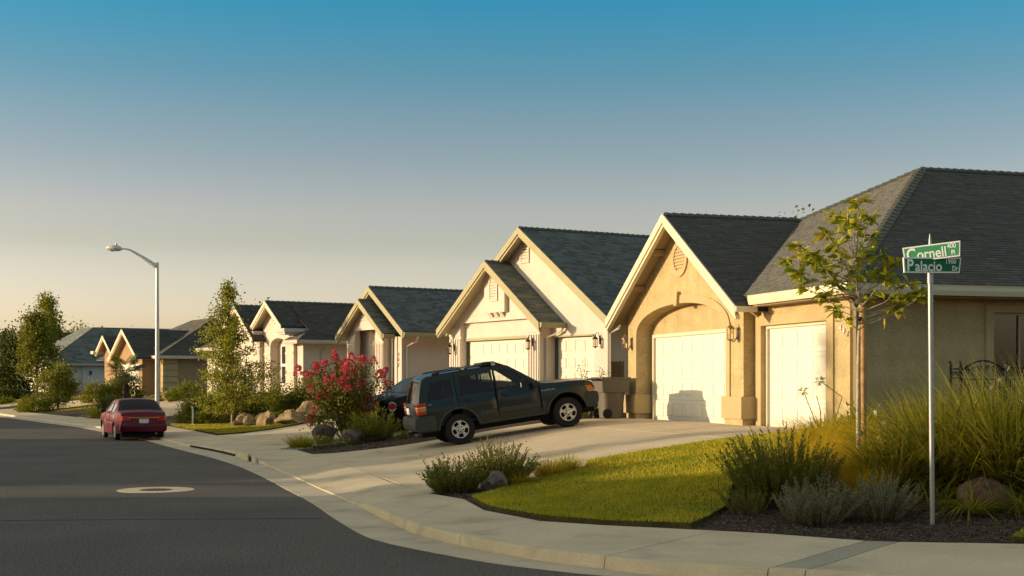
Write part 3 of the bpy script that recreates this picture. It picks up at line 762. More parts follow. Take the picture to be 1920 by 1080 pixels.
# arch band with keystone and single-garage surround
b = MB()
oa = [(7.44-2.86*math.cos(math.pi*k/20), 2.2+.90*math.sin(math.pi*k/20)**.9) for k in range(21)]; ia = [(4.78, 2.2)]+arch[1:-1]+[(10.10, 2.2)]
oa[0] = (4.58, 2.2); oa[-1] = (10.30, 2.2)
for i in range(20):
    b.prism([(-.401, *ia[i]), (-.401, *ia[i+1]), (-.401, *oa[i+1]), (-.401, *oa[i])], (-.03, 0, 0))
b.box((-.431, 4.58, .66), (-.401, 4.78, 2.199)); b.box((-.431, 10.10, .66), (-.401, 10.30, 2.199))
h.part('arch_trim', b, M['trim_tan'])
b = MB(); b.prism([(-.40, 7.36, 2.84), (-.40, 7.52, 2.84), (-.40, 7.56, 3.18), (-.40, 7.32, 3.18)], (-.10, 0, 0)); h.part('keystone', b, M['trim_tan'])
b = MB(); b.box((-.155, .58, 0), (-.122, .85, 2.2)); b.box((-.155, .58, 2.2), (-.122, 3.86, 2.42)); b.box((-.155, 3.62, 0), (-.122, 3.86, 2.2)); h.part('garage_surround', b, M['trim_tan'])
h.garage(.02, 5.10, 9.86, 2.13, 8); h.garage(.02, .93, 3.54, 2.13, 4)
h.vent(-.405, 7.34, 3.98, .92, .88, 'round', M['trim_tan'], 8, .13)
h.lantern(-.40, 10.5, 2.02, 'bronze', 1.08); h.lantern(-.40, 4.22, 2.05, 'bronze', 1.08)
b = MB(); b.box((-.42, -.54, 2.63), (-.385, 3.5, 2.80)); h.part('fascia', b, M['white_trim'])
h.gutter((-.5, 3.32, 2.83), (-.5, -.6, 2.83), .2, .12); h.gutter((-.62, -.6, 2.83), (15.4, -.6, 2.83), .2, .12, (0, -1, 0))
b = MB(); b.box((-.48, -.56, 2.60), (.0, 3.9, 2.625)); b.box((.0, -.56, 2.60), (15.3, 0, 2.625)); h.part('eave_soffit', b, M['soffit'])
h.gutter((-.90, 3.345, 2.60), (-.4, 3.345, 2.60), .12, .06, (0, -1, 0))
for z, t in ((.35, 3.75),):
    b = MB(); b.prism([(-.12, t-.05, 2.60), (-.46, t-.05, 2.60), (-.12, t-.05, 2.36)], (0, .1, 0)); h.part('corbel', b, M['soffit'])
for t, s_ in ((9.6, 1), (8.3, 1)):
    b = MB(); z = ZR-PM*abs(t-TC); b.box((-.86, t-.05, z-.26), (-.4, t+.05, z-.12)); h.part('outrigger', b, M['soffit'])
h.downspout([(-.14, -.02, 2.62), (-.05, -.06, 2.35), (-.05, -.06, .05)], M['trim_tan'])
for ch, t, z in (('4', .36, 1.98), ('9', .235, 1.915), ('7', .10, 1.85)):
    text_mesh(ch, .155, .012, 'house_number', M['chrome'] if ch == '7' else M['sign_white'], h.root, front_text(-.137, t, z), bold=.0)
# side window with blinds
b = MB(); T0 = -.03
for (a0, a1, z0, z1) in ((WV0-.17, WV0, WZ0-.15, WZ1+.15), (WV1, WV1+.17, WZ0-.15, WZ1+.15), (WV0, WV1, WZ1, WZ1+.15), (WV0, WV1, WZ0-.15, WZ0)): b.box((a0, T0-.012, z0), (a1, -.002, z1))
wi = h.part('window', b, M['trim_tan'])
b = MB()
for (a0, a1, z0, z1) in ((WV0, WV0+.04, WZ0, WZ1), (WV1-.04, WV1, WZ0, WZ1), (3.72, 3.77, WZ0+.04, WZ1-.04), (WV0+.04, WV1-.04, WZ1-.04, WZ1), (WV0+.04, WV1-.04, WZ0, WZ0+.04)): b.box((a0, .045, z0), (a1, .10, z1))
h.part('window_frame', b, M['bronze'], wi)
b = MB(); b.box((WV0, .078, WZ0), (WV1, .082, WZ1)); h.part('pane', b, glassm('window pane', (.55, .52, .46)), wi)
b = MB(); b.box((WV0, .198, WZ0), (WV1, .21, WZ1)); h.part('window_back', b, M['dark'], wi)
sm = pm('wood blind', (.30, .19, .08), .6); me = None
for k in range(26):
    z = WZ0+.03+k*.05
    if me is None:
        b = MB(); b.prism([(WV0+.05, .12, -.018), (WV0+.05, .125, -.018), (WV0+.05, .16, .018), (WV0+.05, .155, .018)], (WV1-WV0-.1, 0, 0)); o = b.build('slat', sm, wi, loc=(0, 0, z)); me = o.data
    else: link('slat', me, wi, (0, 0, z))

# ---- second house: cream stucco with two stepped gables and olive trim
h = House('cream_house', 2.8, 40.0, 1.26, 31, 'cream stucco house with two stepped gables, olive trim and two garage doors', 'house', 'houses along the street', 'stucco_cream', 'trim_cream', 'olive_trim', 'soffit_cream', 'shingle_blue')
H2 = h; PM = .62
g_ = h.gable_poly(0, 8.75, 4.29, 5.65, PM)
h.wall([(0, 0), (.69, 0), (.69, 2.17), (3.0, 2.17), (3.0, 0), (8.75, 0)] + g_[2:], 0, .2)
h.box(.2, 9, 0, .2, 0, 2.65); h.box(.2, 9, 8.55, 8.75, 0, 2.65)
z_ = lambda t: 4.66-.64*abs(t-5.6)-.1
h.wall([(3.02, 0), (3.75, 0), (3.75, 2.74), (8.08, 2.74), (8.08, 0), (8.89, 0), (8.89, z_(8.89)), (5.6, 4.56), (3.02, z_(3.02))], -.45, .2)
h.box(-.25, 0, 3.02, 3.30, 0, 2.72); h.box(-.25, 0, 8.6, 8.89, 0, 2.6); h.box(-.25, -.02, 3.55, 3.75, 0, 2.74); h.box(-.25, -.02, 8.08, 8.3, 0, 2.74)
h.wall([(3.7, 2.19), (8.1, 2.19), (8.1, 2.8), (3.7, 2.8)], -.28, .1, 0)
# vent block with three corbels
h.box(-.60, -.45, 4.92, 6.22, 3.0, 3.86, 1)
h.wall([(4.92, 3.86), (6.22, 3.86), (6.22, z_(6.22)), (5.6, 4.55), (4.92, z_(4.92))], -.60, .15, 1)
for k in range(3): h.w.prism([(-.59, 5.12+k*.36, 2.995), (-.45, 5.12+k*.36, 2.995), (-.45, 5.12+k*.36, 2.82)], (0, .2, 0), 1)
# fluted pilasters with capitals
for t0, t1 in ((3.02, 3.75), (8.08, 8.89)):
    h.box(-.475, -.452, t0+.002, t1-.002, 2.30, 2.6, 1); 
    n = 5; st = (t1-t0)/n
    for k in range(n): h.box(-.48, -.452, t0+k*st+.035, t0+(k+1)*st-.035, .25, 2.22, 1)
h.gable(4.29, 5.65, PM, 4.93, 4.93, -.45, 9.3, None, .2)
h.gable(5.6, 4.66, .64, 3.33, 3.33, -.93, .0, None, .2)
h.finish(False); shingles(h.roof, [h.slopes[0], h.slopes[2], h.slopes[3]], h.roofm, .12, .28)
h.caps((-.42, 4.29, 5.65), (5.4, 4.29, 5.65), (0, -.62, 1), (0, .62, 1)); h.caps((-.9, 5.6, 4.66), (-.1, 5.6, 4.66), (0, -.64, 1), (0, .64, 1))
h.garage(-.16, 3.85, 7.98, 2.10, 8, 'cream_door', 'olive_dark', .10); h.garage(.16, .80, 2.90, 2.10, 4, 'cream_door', 'olive_dark', .10)
b = MB(); b.box((-.30, 3.76, 2.13), (-.165, 8.07, 2.22)); b.box((-.03, .70, 2.12), (.15, 2.99, 2.17)); h.part('door_head', b, M['olive_trim'])
h.vent(-.605, 5.6, 3.80, .56, .86, 'arch', M['trim_cream'], 8, .07); h.vent(-.005, 4.62, 4.95, .56, .78, 'rect', M['trim_cream'], 7, .07)
h.lantern(-.48, 8.5, 1.93, 'black', 1.05); h.lantern(-.48, 3.38, 1.98, 'black', 1.05); h.lantern(0, .38, 1.98, 'black', 1.05)
h.gutter((-.93, 2.26, 2.55), (-.02, 2.26, 2.55), .16, .10, (0, -1, 0)); h.gutter((-.45, -.64, 2.60), (9, -.64, 2.60), .16, .10, (0, -1, 0)); h.gutter((9, 9.22, 2.6), (-.45, 9.22, 2.6), .16, .10, (0, 1, 0))
h.downspout([(-.10, 2.22, 2.42), (-.10, 2.3, 2.3), (-.22, 2.95, 2.12), (-.22, 2.97, .05)], M['trim_cream']); h.downspout([(.05, -.6, 2.45), (.05, -.5, 2.3), (.05, -.06, 2.15), (.05, -.05, .05)], M['trim_cream'])

# ---- third house (number 467): small entry gable before a main gable
h = House('gabled_house', -4.08, 51.45, 1.3, 32, 'cream house with a tall narrow entry gable on fluted columns behind the pink blossom', 'house', 'houses along the street', 'stucco_peach', 'trim_cream', 'olive_trim', 'soffit_cream', 'shingle_blue')
H3 = h; PM = .63
h.wall([(0, 0), (4.3, 0), (4.3, 2.9), (2.08, 4.3), (0, 2.99)], .0, .2)
h.box(.2, 8.5, 0, .2, 0, 2.75); h.box(.2, 8.5, 4.1, 4.3, 0, 2.75)
zz = lambda t: 3.88-.66*abs(t-2.0)-.1
h.wall([(.70, 0), (1.38, 0), (1.38, 2.8), (3.18, 2.8), (3.18, 0), (3.90, 0), (3.90, zz(3.9)), (2.0, 3.78), (.70, zz(.7))], -.5, .2)
h.box(-.3, 0, .70, .9, 0, 2.55); h.box(-.3, 0, 3.7, 3.9, 0, 2.55)
h.box(-.56, -.5, 1.3, 3.12, 2.72, 3.02, 1); h.wall([(1.3, 3.02), (3.12, 3.02), (2.75, zz(2.75)), (2.0, 3.77), (1.35, zz(1.35))], -.56, .06, 1)
for t0, t1 in ((.70, 1.38), (3.18, 3.90)):
    h.box(-.525, -.502, t0+.002, t1-.002, 2.24, 2.5, 1); h.box(-.56, -.502, t0-.03, t1+.02, -.1, .35, 1)
    n = 5; st = (t1-t0)/n
    for k in range(n): h.box(-.53, -.502, t0+k*st+.03, t0+(k+1)*st-.03, .4, 2.18, 1)
h.box(-.10, 0, -.02, .42, 0, 2.7, 1); h.box(-.14, -.1, .30, .50, 0, 2.62, 1)
h.gable(2.08, 4.40, PM, 2.9, 2.9, -.45, 9, None, .19); h.gable(2.0, 3.88, .66, 2.06, 2.06, -.93, .1, None, .19)
h.finish(True, .13, .3)
h.caps((-.42, 2.08, 4.4), (4.6, 2.08, 4.4), (0, -.63, 1), (0, .63, 1), 'cap', .24); h.caps((-.9, 2.0, 3.88), (0, 2.0, 3.88), (0, -.66, 1), (0, .66, 1), 'cap', .24)
h.vent(-.565, 2.1, 3.30, .62, .40, 'half', M['trim_cream'], 4, .05)
h.gutter((-.45, -.82, 2.55), (8.8, -.82, 2.55), .17, .10, (0, -1, 0)); h.gutter((-.93, -.06, 2.5), (-.46, -.06, 2.5), .17, .10, (0, -1, 0))
h.downspout([(.2, -.78, 2.4), (.2, -.7, 2.25), (.1, -.08, 2.05), (.1, -.07, .05)], M['trim_cream']); h.downspout([(-.2, .46, 2.5), (-.2, .56, 2.3), (-.2, .58, .05)], M['trim_cream'])
b = MB(); b.box((-.02, 1.75, 0), (.0, 2.7, 2.05)); d_ = h.part('front_door', b, M['white_trim'])
b = MB(); b.box((-.05, 1.6, 2.1), (0, 2.85, 2.18)); h.part('door_head', b, M['trim_cream'])
for ch, z in (('4', 1.68), ('6', 1.48), ('7', 1.28)): text_mesh(ch, .2, .01, 'house_number', M['bronze'], h.root, front_text(-.115, .26, z), bold=.004)

# ---- fourth house: arched window bay, cornice returns
h = House('arched_window_house', -9.05, 59.4, 1.34, 32, 'peach stucco house with an arched window bay and cornice returns behind the birch', 'house', 'houses along the street', 'stucco_peach', 'trim_cream', 'white_trim', 'soffit_cream', 'shingle_dark', 'grey_trim')
H4 = h
ah = [(2.58-.90*math.cos(math.pi*k/14), 2.30+.36*math.sin(math.pi*k/14)) for k in range(15)]
za = lambda t: 4.32-.62*abs(t-3.0)-.1
h.wall([(.80, 0), (1.68, 0)] + ah + [(3.48, 0), (4.35, 0), (4.35, za(4.35)), (3.0, 4.2), (1.28, za(1.28)), (1.28, 2.8), (.8, 2.8)], -.15, .2)
h.box(.05, .9, .8, 1.0, 0, 2.8); h.box(.05, .9, 4.15, 4.35, 0, 2.8); h.box(.05, .30, 1.5, 1.68, 0, 2.6); h.box(.05, .30, 3.48, 3.66, 0, 2.6)
for i in range(14): h.w.add([(.03, *ah[i]), (.03, *ah[i+1]), (.25, *ah[i+1]), (.25, *ah[i])], [(0, 1, 2, 3)])
h.box(.25, .35, 1.5, 3.66, 0, .55); h.box(.25, .35, 1.5, 2.05, .55, 2.9); h.box(.25, .35, 3.1, 3.66, .55, 2.9); h.box(.25, .35, 2.05, 3.1, 2.35, 2.9)
h.box(-.18, -.152, .78, 1.70, 1.9, 2.0, 1); h.box(-.18, -.152, .78, 1.70, .95, 1.0, 1); h.box(-.18, -.152, 3.46, 4.37, 1.9, 2.0, 1)
h.box(.1, 9, 0, .2, 0, 2.5); h.wall([(0, 0), (.8, 0), (.8, 2.5), (0, 2.5)], .0, .1); h.box(-.04, .0, .0, .30, 0, 2.45, 1)
# second wing further along
zb = lambda t: 4.3-.7*abs(t-6.4)-.1
h.wall([(4.3, 0), (8.4, 0), (8.4, zb(8.4)), (6.4, 4.2), (4.3, zb(4.3))], -.35, .2); h.box(-.1, 9, 11.9, 12.1, 0, 2.3); h.wall([(8.3, 0), (12.1, 0), (12.1, 2.3), (8.3, 2.3)], -.1, .2)
h.slope([(.5, -.45, 2.5), (9.5, -.45, 2.5), (9.5, 3.0, 4.3), (.5, 3.0, 4.3)])
h.slope([(-.45, -.45, 2.5), (-.45, 1.25, 2.5), (.5, 1.25, 3.02), (.5, .5, 3.02)]); h.slope([(.5, -.45, 2.5), (-.45, -.45, 2.5), (.5, .5, 3.0)])
h.slope([(9.5, 12.5, 2.35), (9.5, 3.0, 4.3), (.5, 3.0, 4.3), (.5, 4.9, 3.9)])
h.gable(3.0, 4.32, .62, 1.9, 1.9, -.6, 1.6, None, .18); h.gable(6.4, 4.3, .7, 2.4, 2.4, -.8, 6, None, .18)
h.slope([(-.5, 12.4, 2.4), (-.5, 8.3, 2.4), (3, 8.3, 4.1), (3, 12.4, 4.1)][::-1])
h.finish(True, .14, .32)
h.caps((-.57, 3.0, 4.32), (9, 3.0, 4.32), (0, -.6, 1), (0, .6, 1), 'cap', .26); h.caps((-.77, 6.4, 4.3), (5.8, 6.4, 4.3), (0, -.7, 1), (0, .7, 1), 'cap', .26)
h.gutter((-.57, -.45, 2.5), (9.2, -.45, 2.5), .17, .12, (0, -1, 0)); h.gutter((-.45, -.57, 2.5), (-.45, 1.0, 2.5), .17, .12); h.gutter((-.5, 8.4, 2.4), (-.5, 12.4, 2.4), .17, .12)
b = MB(); b.box((-.66, .62, 2.86), (1.4, 1.5, 3.02)); b.box((-.60, .70, 2.76), (1.3, 1.45, 2.86)); h.part('cornice_return', b, h.gut)
b = MB(); b.box((-.66, 4.3, 2.86), (.5, 5.3, 3.02)); b.box((-.60, 4.36, 2.76), (.5, 5.2, 2.86)); h.part('cornice_return', b, h.gut)
h.downspout([(1.0, -.4, 2.33), (1.0, -.3, 2.2), (.8, -.06, 2.0), (.8, -.05, 0)])
h.vent(-.155, 2.95, 3.62, .52, .60, 'round', M['trim_cream'], 6, .08)
b = MB()
for (a0, a1, z0, z1) in ((2.05, 2.11, .55, 2.35), (3.04, 3.1, .55, 2.35), (2.11, 3.04, .55, .61), (2.11, 3.04, 2.29, 2.35), (2.11, 3.04, 1.38, 1.5), (2.56, 2.59, .61, 1.38), (2.56, 2.59, 1.5, 2.29)): b.box((.22, a0, z0), (.28, a1, z1))
wi = h.part('window', b, M['sign_white'])
for z0, z1 in ((.61, 1.38), (1.5, 2.29)):
    for a0, a1 in ((2.11, 2.56), (2.59, 3.04)): b = MB(); b.box((.262, a0, z0), (.272, a1, z1)); h.part('pane', b, M['glass_dark'], wi)
b = MB(); b.box((-.12, 9.2, 0), (-.1, 11.6, 2.1)); h.part('garage_door', b, M['white_door'])

# ---- fifth house: tan, two gables and a hip
h = House('tan_house', -22.2, 87.0, 1.17, 31, 'tan house with two small gables and a dark hip roof behind the street lamp', 'house', 'houses along the street', 'stucco_brown', 'trim_tan', 'white_trim', 'soffit', 'shingle_dark')
H5 = h
h.box(0, 10, 0, .2, 0, 2.5); h.wall([(0, 0), (.95, 0), (.95, 2.2), (2.1, 2.2), (2.1, 0), (14, 0), (14, 2.5), (0, 2.5)], 0, .2); h.box(.12, .2, .95, 2.1, 0, 2.2, 1)
zc = lambda t: 4.36-.55*abs(t-4.3)-.1
h.wall([(1.3, 0), (2.0, 0), (2.0, 2.1), (6.6, 2.1), (6.6, 0), (7.2, 0), (7.2, zc(7.2)), (4.3, 4.26), (1.3, zc(1.3))], -1.0, .2); h.box(-.8, 0, 1.3, 1.5, 0, 2.6); h.box(-.8, 0, 7.0, 7.2, 0, 2.6)
zd = lambda t: 4.09-.57*abs(t-9.2)-.1
h.wall([(7.8, 0), (10.6, 0), (10.6, zd(10.6)), (9.2, 3.99), (7.8, zd(7.8))], -1.0, .2); h.box(-.8, 0, 7.8, 8.0, 0, 3.1); h.box(-.8, 0, 10.4, 10.6, 0, 3.1)
h.slope([(-.45, -.45, 2.55), (-.45, 15, 2.55), (4.95, 9.6, 5.3), (4.95, 4.95, 5.3)]); h.slope([(10.4, -.45, 2.55), (-.45, -.45, 2.55), (4.95, 4.95, 5.3)])
h.slope([(10.4, 15, 2.55), (10.4, -.45, 2.55), (4.95, 4.95, 5.3), (4.95, 9.6, 5.3)]); h.slope([(-.45, 15, 2.55), (10.4, 15, 2.55), (4.95, 9.6, 5.3)])
h.gable(4.3, 4.36, .55, 3.5, 3.5, -1.5, 4, 3.2, .22); h.gable(9.2, 4.09, .57, 2.0, 2.0, -1.5, 3.5, 2.6, .22)
h.finish(True, .2, .45)
h.gutter((-.57, -.45, 2.55), (10.3, -.45, 2.55), .2, .12, (0, -1, 0)); h.gutter((-.45, -.57, 2.55), (-.45, 1.0, 2.55), .2, .12)
b = MB(); b.box((-1.7, 11.0, 2.85), (-.6, 11.7, 3.05)); h.part('cornice_return', b, M['white_trim'])
q = MB(); me = None
for k in range(6):
    if me is None: b = MB(); b.box((-.06, -.06, .0), (.9, .36, .36)); o = b.build('quoin', M['trim_tan'], h.root, loc=(0, 0, .05)); me = o.data
    else: link('quoin', me, h.root, (0, 0, .05+.4*k))
h.garage(-.85, 2.1, 6.5, 2.05, 4, 'white_door', 'white_trim', .1); h.downspout([(3, -.4, 2.4), (3, -.08, 2.1), (3, -.07, 0)])
b = MB(); b.box((.06, 1.0, 0), (.11, 2.05, 2.1)); h.part('front_door', b, M['white_door'])

# ---- sixth house, pale, far along the street
h = House('pale_house', -40, 118, 1.2, 31, 'pale house with a broad slate hip roof and shaded side beyond the tan house', 'house', 'houses along the street', 'stucco_white', 'trim_cream', 'white_trim', 'soffit_cream', 'shingle_blue', 'grey_trim')
h.box(0, 15, 0, .2, 0, 2.5); h.wall([(0, 0), (14, 0), (14, 2.5), (0, 2.5)], 0, .2)
h.slope([(-.5, -.5, 2.5), (-.5, 15, 2.5), (5, 9.5, 5.9), (5, 5, 5.9)]); h.slope([(24, -.5, 2.5), (-.5, -.5, 2.5), (5, 5, 5.9), (24, 5, 5.9)]); h.slope([(-.5, 15, 2.5), (24, 15, 2.5), (24, 9.5, 5.9), (5, 9.5, 5.9)]); h.slope([(24, 15, 2.5), (24, -.5, 2.5), (24, 5, 5.9), (24, 9.5, 5.9)]); h.slope([(5, 5, 5.9), (5, 9.5, 5.9), (24, 9.5, 5.9), (24, 5, 5.9)][::-1]) if False else None
h.finish(True, .28, .6); h.gutter((-.6, -.5, 2.5), (23, -.5, 2.5), .2, .12, (0, -1, 0)); h.gutter((-.5, -.6, 2.5), (-.5, 15, 2.5), .2, .12)
h.box(0, 0, 0, 0, 0, 0) if False else None
b = MB(); b.box((2.8, -.1, -.1), (5.0, -.002, 2.3)); h.part('pilaster', b, M['stucco_white']); b = MB(); b.box((3.42, -.24, 1.5), (3.56, -.1, 1.85)); h.part('wall_lantern', b, M['black_iron'])
# ---- seventh house, only its eave corner shows at the left edge
h = House('far_house', -56, 150, 2.3, 31, 'distant house whose brown roof edge shows at the left behind dark conifers', 'house', 'houses along the street', 'stucco_brown', 'trim_tan', 'white_trim', 'soffit', 'shingle_dark')
h.box(0, 12, 0, .2, 0, 2.6); h.wall([(0, 0), (14, 0), (14, 2.6), (0, 2.6)], 0, .2)
h.slope([(-.6, -.6, 2.7), (-.6, 15, 2.7), (5, 9.5, 5.6), (5, 5, 5.6)]); h.slope([(12, -.6, 2.7), (-.6, -.6, 2.7), (5, 5, 5.6), (12, 5, 5.6)]); h.slope([(-.6, 15, 2.7), (12, 15, 2.7), (12, 9.5, 5.6), (5, 9.5, 5.6)])
h.finish(True, .3, .7); h.gutter((-.7, -.6, 2.7), (11.5, -.6, 2.7), .3, .14, (0, -1, 0)); h.gutter((-.6, -.7, 2.7), (-.6, 15, 2.7), .3, .14)

# ---- houses across the street, out of the frame to the left: the low sun comes over them
def across(name, ox, oy, ang, length, depth, ridge, eave, label):
    h = House(name, ox, oy, .5, ang, label, 'house', 'houses across the street', 'stucco_cream', 'trim_cream', 'white_trim', 'soffit_cream', 'shingle')
    h.wall([(0, 0), (length, 0), (length, eave), (0, eave)], 0, .2); h.box(depth-.2, depth, 0, length, 0, eave); h.box(.2, depth-.2, 0, .2, 0, eave); h.box(.2, depth-.2, length-.2, length, 0, eave)
    c = depth/2
    h.slope([(-.4, -.4, eave), (-.4, length+.4, eave), (c, length-c+.4, ridge), (c, c-.4, ridge)]); h.slope([(depth+.4, length+.4, eave), (depth+.4, -.4, eave), (c, c-.4, ridge), (c, length-c+.4, ridge)])
    h.slope([(depth+.4, -.4, eave), (-.4, -.4, eave), (c, c-.4, ridge)]); h.slope([(-.4, length+.4, eave), (depth+.4, length+.4, eave), (c, length-c+.4, ridge)])
    h.finish(False)
    b = MB(); b.box((depth, 2, 0), (depth+.04, 6.8, 2.1)); h.part('garage_door', b, M['white_door'])
    for t in (9, 12):
        if t+1.4 < length: b = MB(); b.box((depth, t, .9), (depth+.03, t+1.3, 2.1)); h.part('window', b, M['glass_dark'])
    return h
#ACROSS
across('corner_house_opposite', -28.5, 4.6, 17, 16, 10, 5.0, 2.7, 'low cream house across the street nearest the corner, out of the picture')
across('house_opposite', -34.0, 25.0, 31, 20.4, 9, 5.0, 2.7, 'long cream house across the street beside the added narrow tree, out of the picture')
across('house_opposite', -49.0, 56.6, 31, 19, 9, 5.0, 2.7, 'farthest cream house across the street, out of the picture')
# ------------------------------------------------------------------ vehicles; local x forward, y left, z up, origin on the ground under the rear axle
def wheel_parts(root, x, y, R_, wid, rim_r, style, side):
    """side: +1 outer face to +y"""
    b = MB(); w = wid/2
    b.lathe([(rim_r, -w*.9), (R_*.80, -w), (R_*.96, -w*.86), (R_, -w*.6), (R_, w*.6), (R_*.96, w*.86), (R_*.80, w), (rim_r, w*.9)], 40, (0, 0, 0), 'Y')
    for k in range(30):                                     # tread lugs
        a = 2*math.pi*k/30
        for s_ in (-1, 1): b.obox((R_*math.cos(a), s_*w*.62, R_*math.sin(a)), (.005*math.cos(a), 0, .005*math.sin(a)), (0, w*.22, 0), (-.018*math.sin(a), 0, .018*math.cos(a)))
    wh = b.build('wheel', M['rubber'], root, smooth=30, loc=(x, y, R_))
    f = side*w; b = MB()
    b.lathe([(rim_r*1.02, f*.92), (rim_r*1.0, f*.80), (rim_r*.93, f*.72), (rim_r*.90, f*.2), (0, f*.1)][::(1 if side > 0 else -1)], 40, (0, 0, 0), 'Y', 1)
    b.lathe([(rim_r*1.03, f*.90), (rim_r*1.03, f*.99), (rim_r*.94, f*.97), (rim_r*.93, f*.72)], 40, (0, 0, 0), 'Y')
    if style == 'star':
        for k in range(5):
            a0 = math.pi/2+k*2*math.pi/5
            def pt(r, da, y_): return (r*math.cos(a0+da), y_, r*math.sin(a0+da))
            q = [(.30, -.62), (.62, -.20), (.95, -.30), (.95, .30), (.62, .20), (.30, .62)]
            b.prism([pt(rim_r*r, da, f*.62) for r, da in q], (0, f*.33, 0))
        b.lathe([(0, f*.98), (.085, f*.97), (.11, f*.86), (.11, f*.6)], 24, (0, 0, 0), 'Y')
    elif style == 'disc':
        for k in range(7):
            a0 = k*2*math.pi/7
            b.prism([(rim_r*r*math.cos(a0+d), f*.62, rim_r*r*math.sin(a0+d)) for r, d in ((.2, -.35), (.95, -.2), (.95, .2), (.2, .35))], (0, f*.33, 0))
        b.lathe([(0, f*.98), (.07, f*.97), (.09, f*.6)], 20, (0, 0, 0), 'Y')
    rm = b.build('rim', [M['rim'], M['dark']], wh, smooth=30)
    if style == 'star':
        b = MB()
        for k in range(5):
            a = math.pi/2+k*2*math.pi/5+.63; b.lathe([(0, f*1.0), (.017, f*1.0), (.017, f*.9)], 10, (.062*math.cos(a), 0, .062*math.sin(a)), 'Y')
        b.build('wheel_nuts', M['dark'], wh)
    return wh

def car(root, top, bot, hw, wb, wr, arch_r, windows, splits, names, paint, crown, glass_segs, glassmats, pillar=.12, step=.14):
    """top: outline x,z from the rear foot over the roof to the front foot; bot: z of the sill; hw(x,z): half width;
    windows: list of (polygon, glass) on each side; splits: x of the panel gaps"""
    # side outline with wheel-arch cuts
    x0, x1 = top[0][0], top[-1][0]
    o = [(x0, bot)] if False else []
    def archpts(c):
        zc = wr; a0 = math.asin(max(-1, min(1, (bot-zc)/arch_r)))
        return [(c+arch_r*math.cos(a), zc+arch_r*math.sin(a)) for a in [a0+(math.pi-2*a0)*k/14 for k in range(15)]]
    out = list(top) + [(x1, bot)] + archpts(wb) + archpts(0) + [(x0, bot)]
    holes = [w[0] for w in windows]
    extra = [[(s-(-.0), bot-.5), (s, 2.2)] for s in ()]
    ee = []
    for s in splits:
        ys = []
        for i in range(len(out)):
            (a, b_), (c, d) = out[i], out[(i+1) % len(out)]
            if (a <= s < c) or (c <= s < a): ys.append(b_+(d-b_)*(s-a)/(c-a))
        ee.append([(s, min(ys)+1e-3), (s, max(ys)-1e-3)])
    v, t = triangulate(out, step, holes, ee)
    groups = {}
    for q in t:
        cx = sum(v[i].x for i in q)/3; groups.setdefault(sum(cx > s for s in splits), []).append(q)
    parts = {}
    for side in (1, -1):
        for gidx, tris in groups.items():
            idx = sorted({i for q in tris for i in q}); mp = {i: k for k, i in enumerate(idx)}; vs = []
            for i in idx:
                x, z = v[i].x, v[i].y; xs = x
                for si, s in enumerate(splits):
                    if abs(x-s) < 1e-3: xs = x-.007 if gidx <= si else x+.007
                vs.append((xs, side*hw(x, z), z))
            b = MB(); b.add(vs, [tuple(mp[i] for i in (q if side < 0 else q[::-1])) for q in tris])
            nm = names[gidx]
            ob = b.build(nm, paint, root, smooth=40)
            parts[(side, gidx)] = ob
    for side in (1, -1):
        for poly, gm, nm in windows:
            c = sum(p[0] for p in poly)/len(poly); gi = sum(c > s for s in splits)
            b = MB(); b.add([(x, side*(hw(x, z)-.012), z) for x, z in poly], [tuple(range(len(poly)))])
            b.build(nm, gm, parts[(side, gi)])
    # rounded edge and top skin across the car
    n = len(top); fr = [1.0, .96, .80, .45, 0, -.45, -.80, -.96, -1.0]
    b = MB(); K = len(fr)+4
    rows = []
    for i, (x, z) in enumerate(top):
        px, pz = top[max(i-1, 0)]; qx, qz = top[min(i+1, n-1)]; tx, tz = qx-px, qz-pz; l_ = math.hypot(tx, tz); nx, nz = -tz/l_, tx/l_
        y = hw(x, z); row = []
        ring = [(y, 0), (y-.010, .018), (y-.045, .034)]
        inner = [((y-.045)*f_, .034+crown(i)*(1-f_*f_)) for f_ in fr[1:-1]]
        seq = ring + inner + [(-a, c) for a, c in reversed(ring)]
        row = [(x+nx*c, a, z+nz*c) for a, c in seq]
        rows.append(row)
    K = len(rows[0])
    for r in rows: b.v += r
    for i in range(n-1):
        for k in range(K-1):
            gi = glass_segs.get(i); m = 0
            if gi is not None and 3 <= k < K-4: m = gi
            b.f.append((i*K+k, i*K+k+1, (i+1)*K+k+1, (i+1)*K+k)); b.m.append(m)
    # keep the glazing as separate panes
    for gi, (gm, nm) in glassmats.items():
        fs = [f for f, m in zip(b.f, b.m) if m == gi]; idx = sorted({i for f in fs for i in f}); mp = {i: k for k, i in enumerate(idx)}
        gb = MB(); gb.add([b.v[i] for i in idx], [tuple(mp[i] for i in f) for f in fs]); gb.build(nm, gm, root, smooth=50)
    fs = [f for f, m in zip(b.f, b.m) if m == 0]; bb = MB(); bb.add(b.v, fs)
    sk = bb.build('body', paint, root, smooth=42); sd = sk.modifiers.new('thick', 'SOLIDIFY'); sd.thickness = .02; sd.offset = -1
    # underside, wheel housings
    b = MB(); b.box((x0+.05, -.70, bot-.12), (x1-.05, .70, bot+.12))
    for c in (0, wb):
        for sg in (1, -1):
            pts = archpts(c)
            for (a, z), (a2, z2) in zip(pts, pts[1:]):
                yo, yi = sg*(hw(c, wr)-.015), sg*.5
                b.add([(a, yo, z), (a2, yo, z2), (a2, yi, z2), (a, yi, z)], [(0, 1, 2, 3)])
            b.add([(a, sg*.5, z) for a, z in pts], [tuple(range(len(pts)))])
    b.build('underbody', M['dark'], root)
    return parts

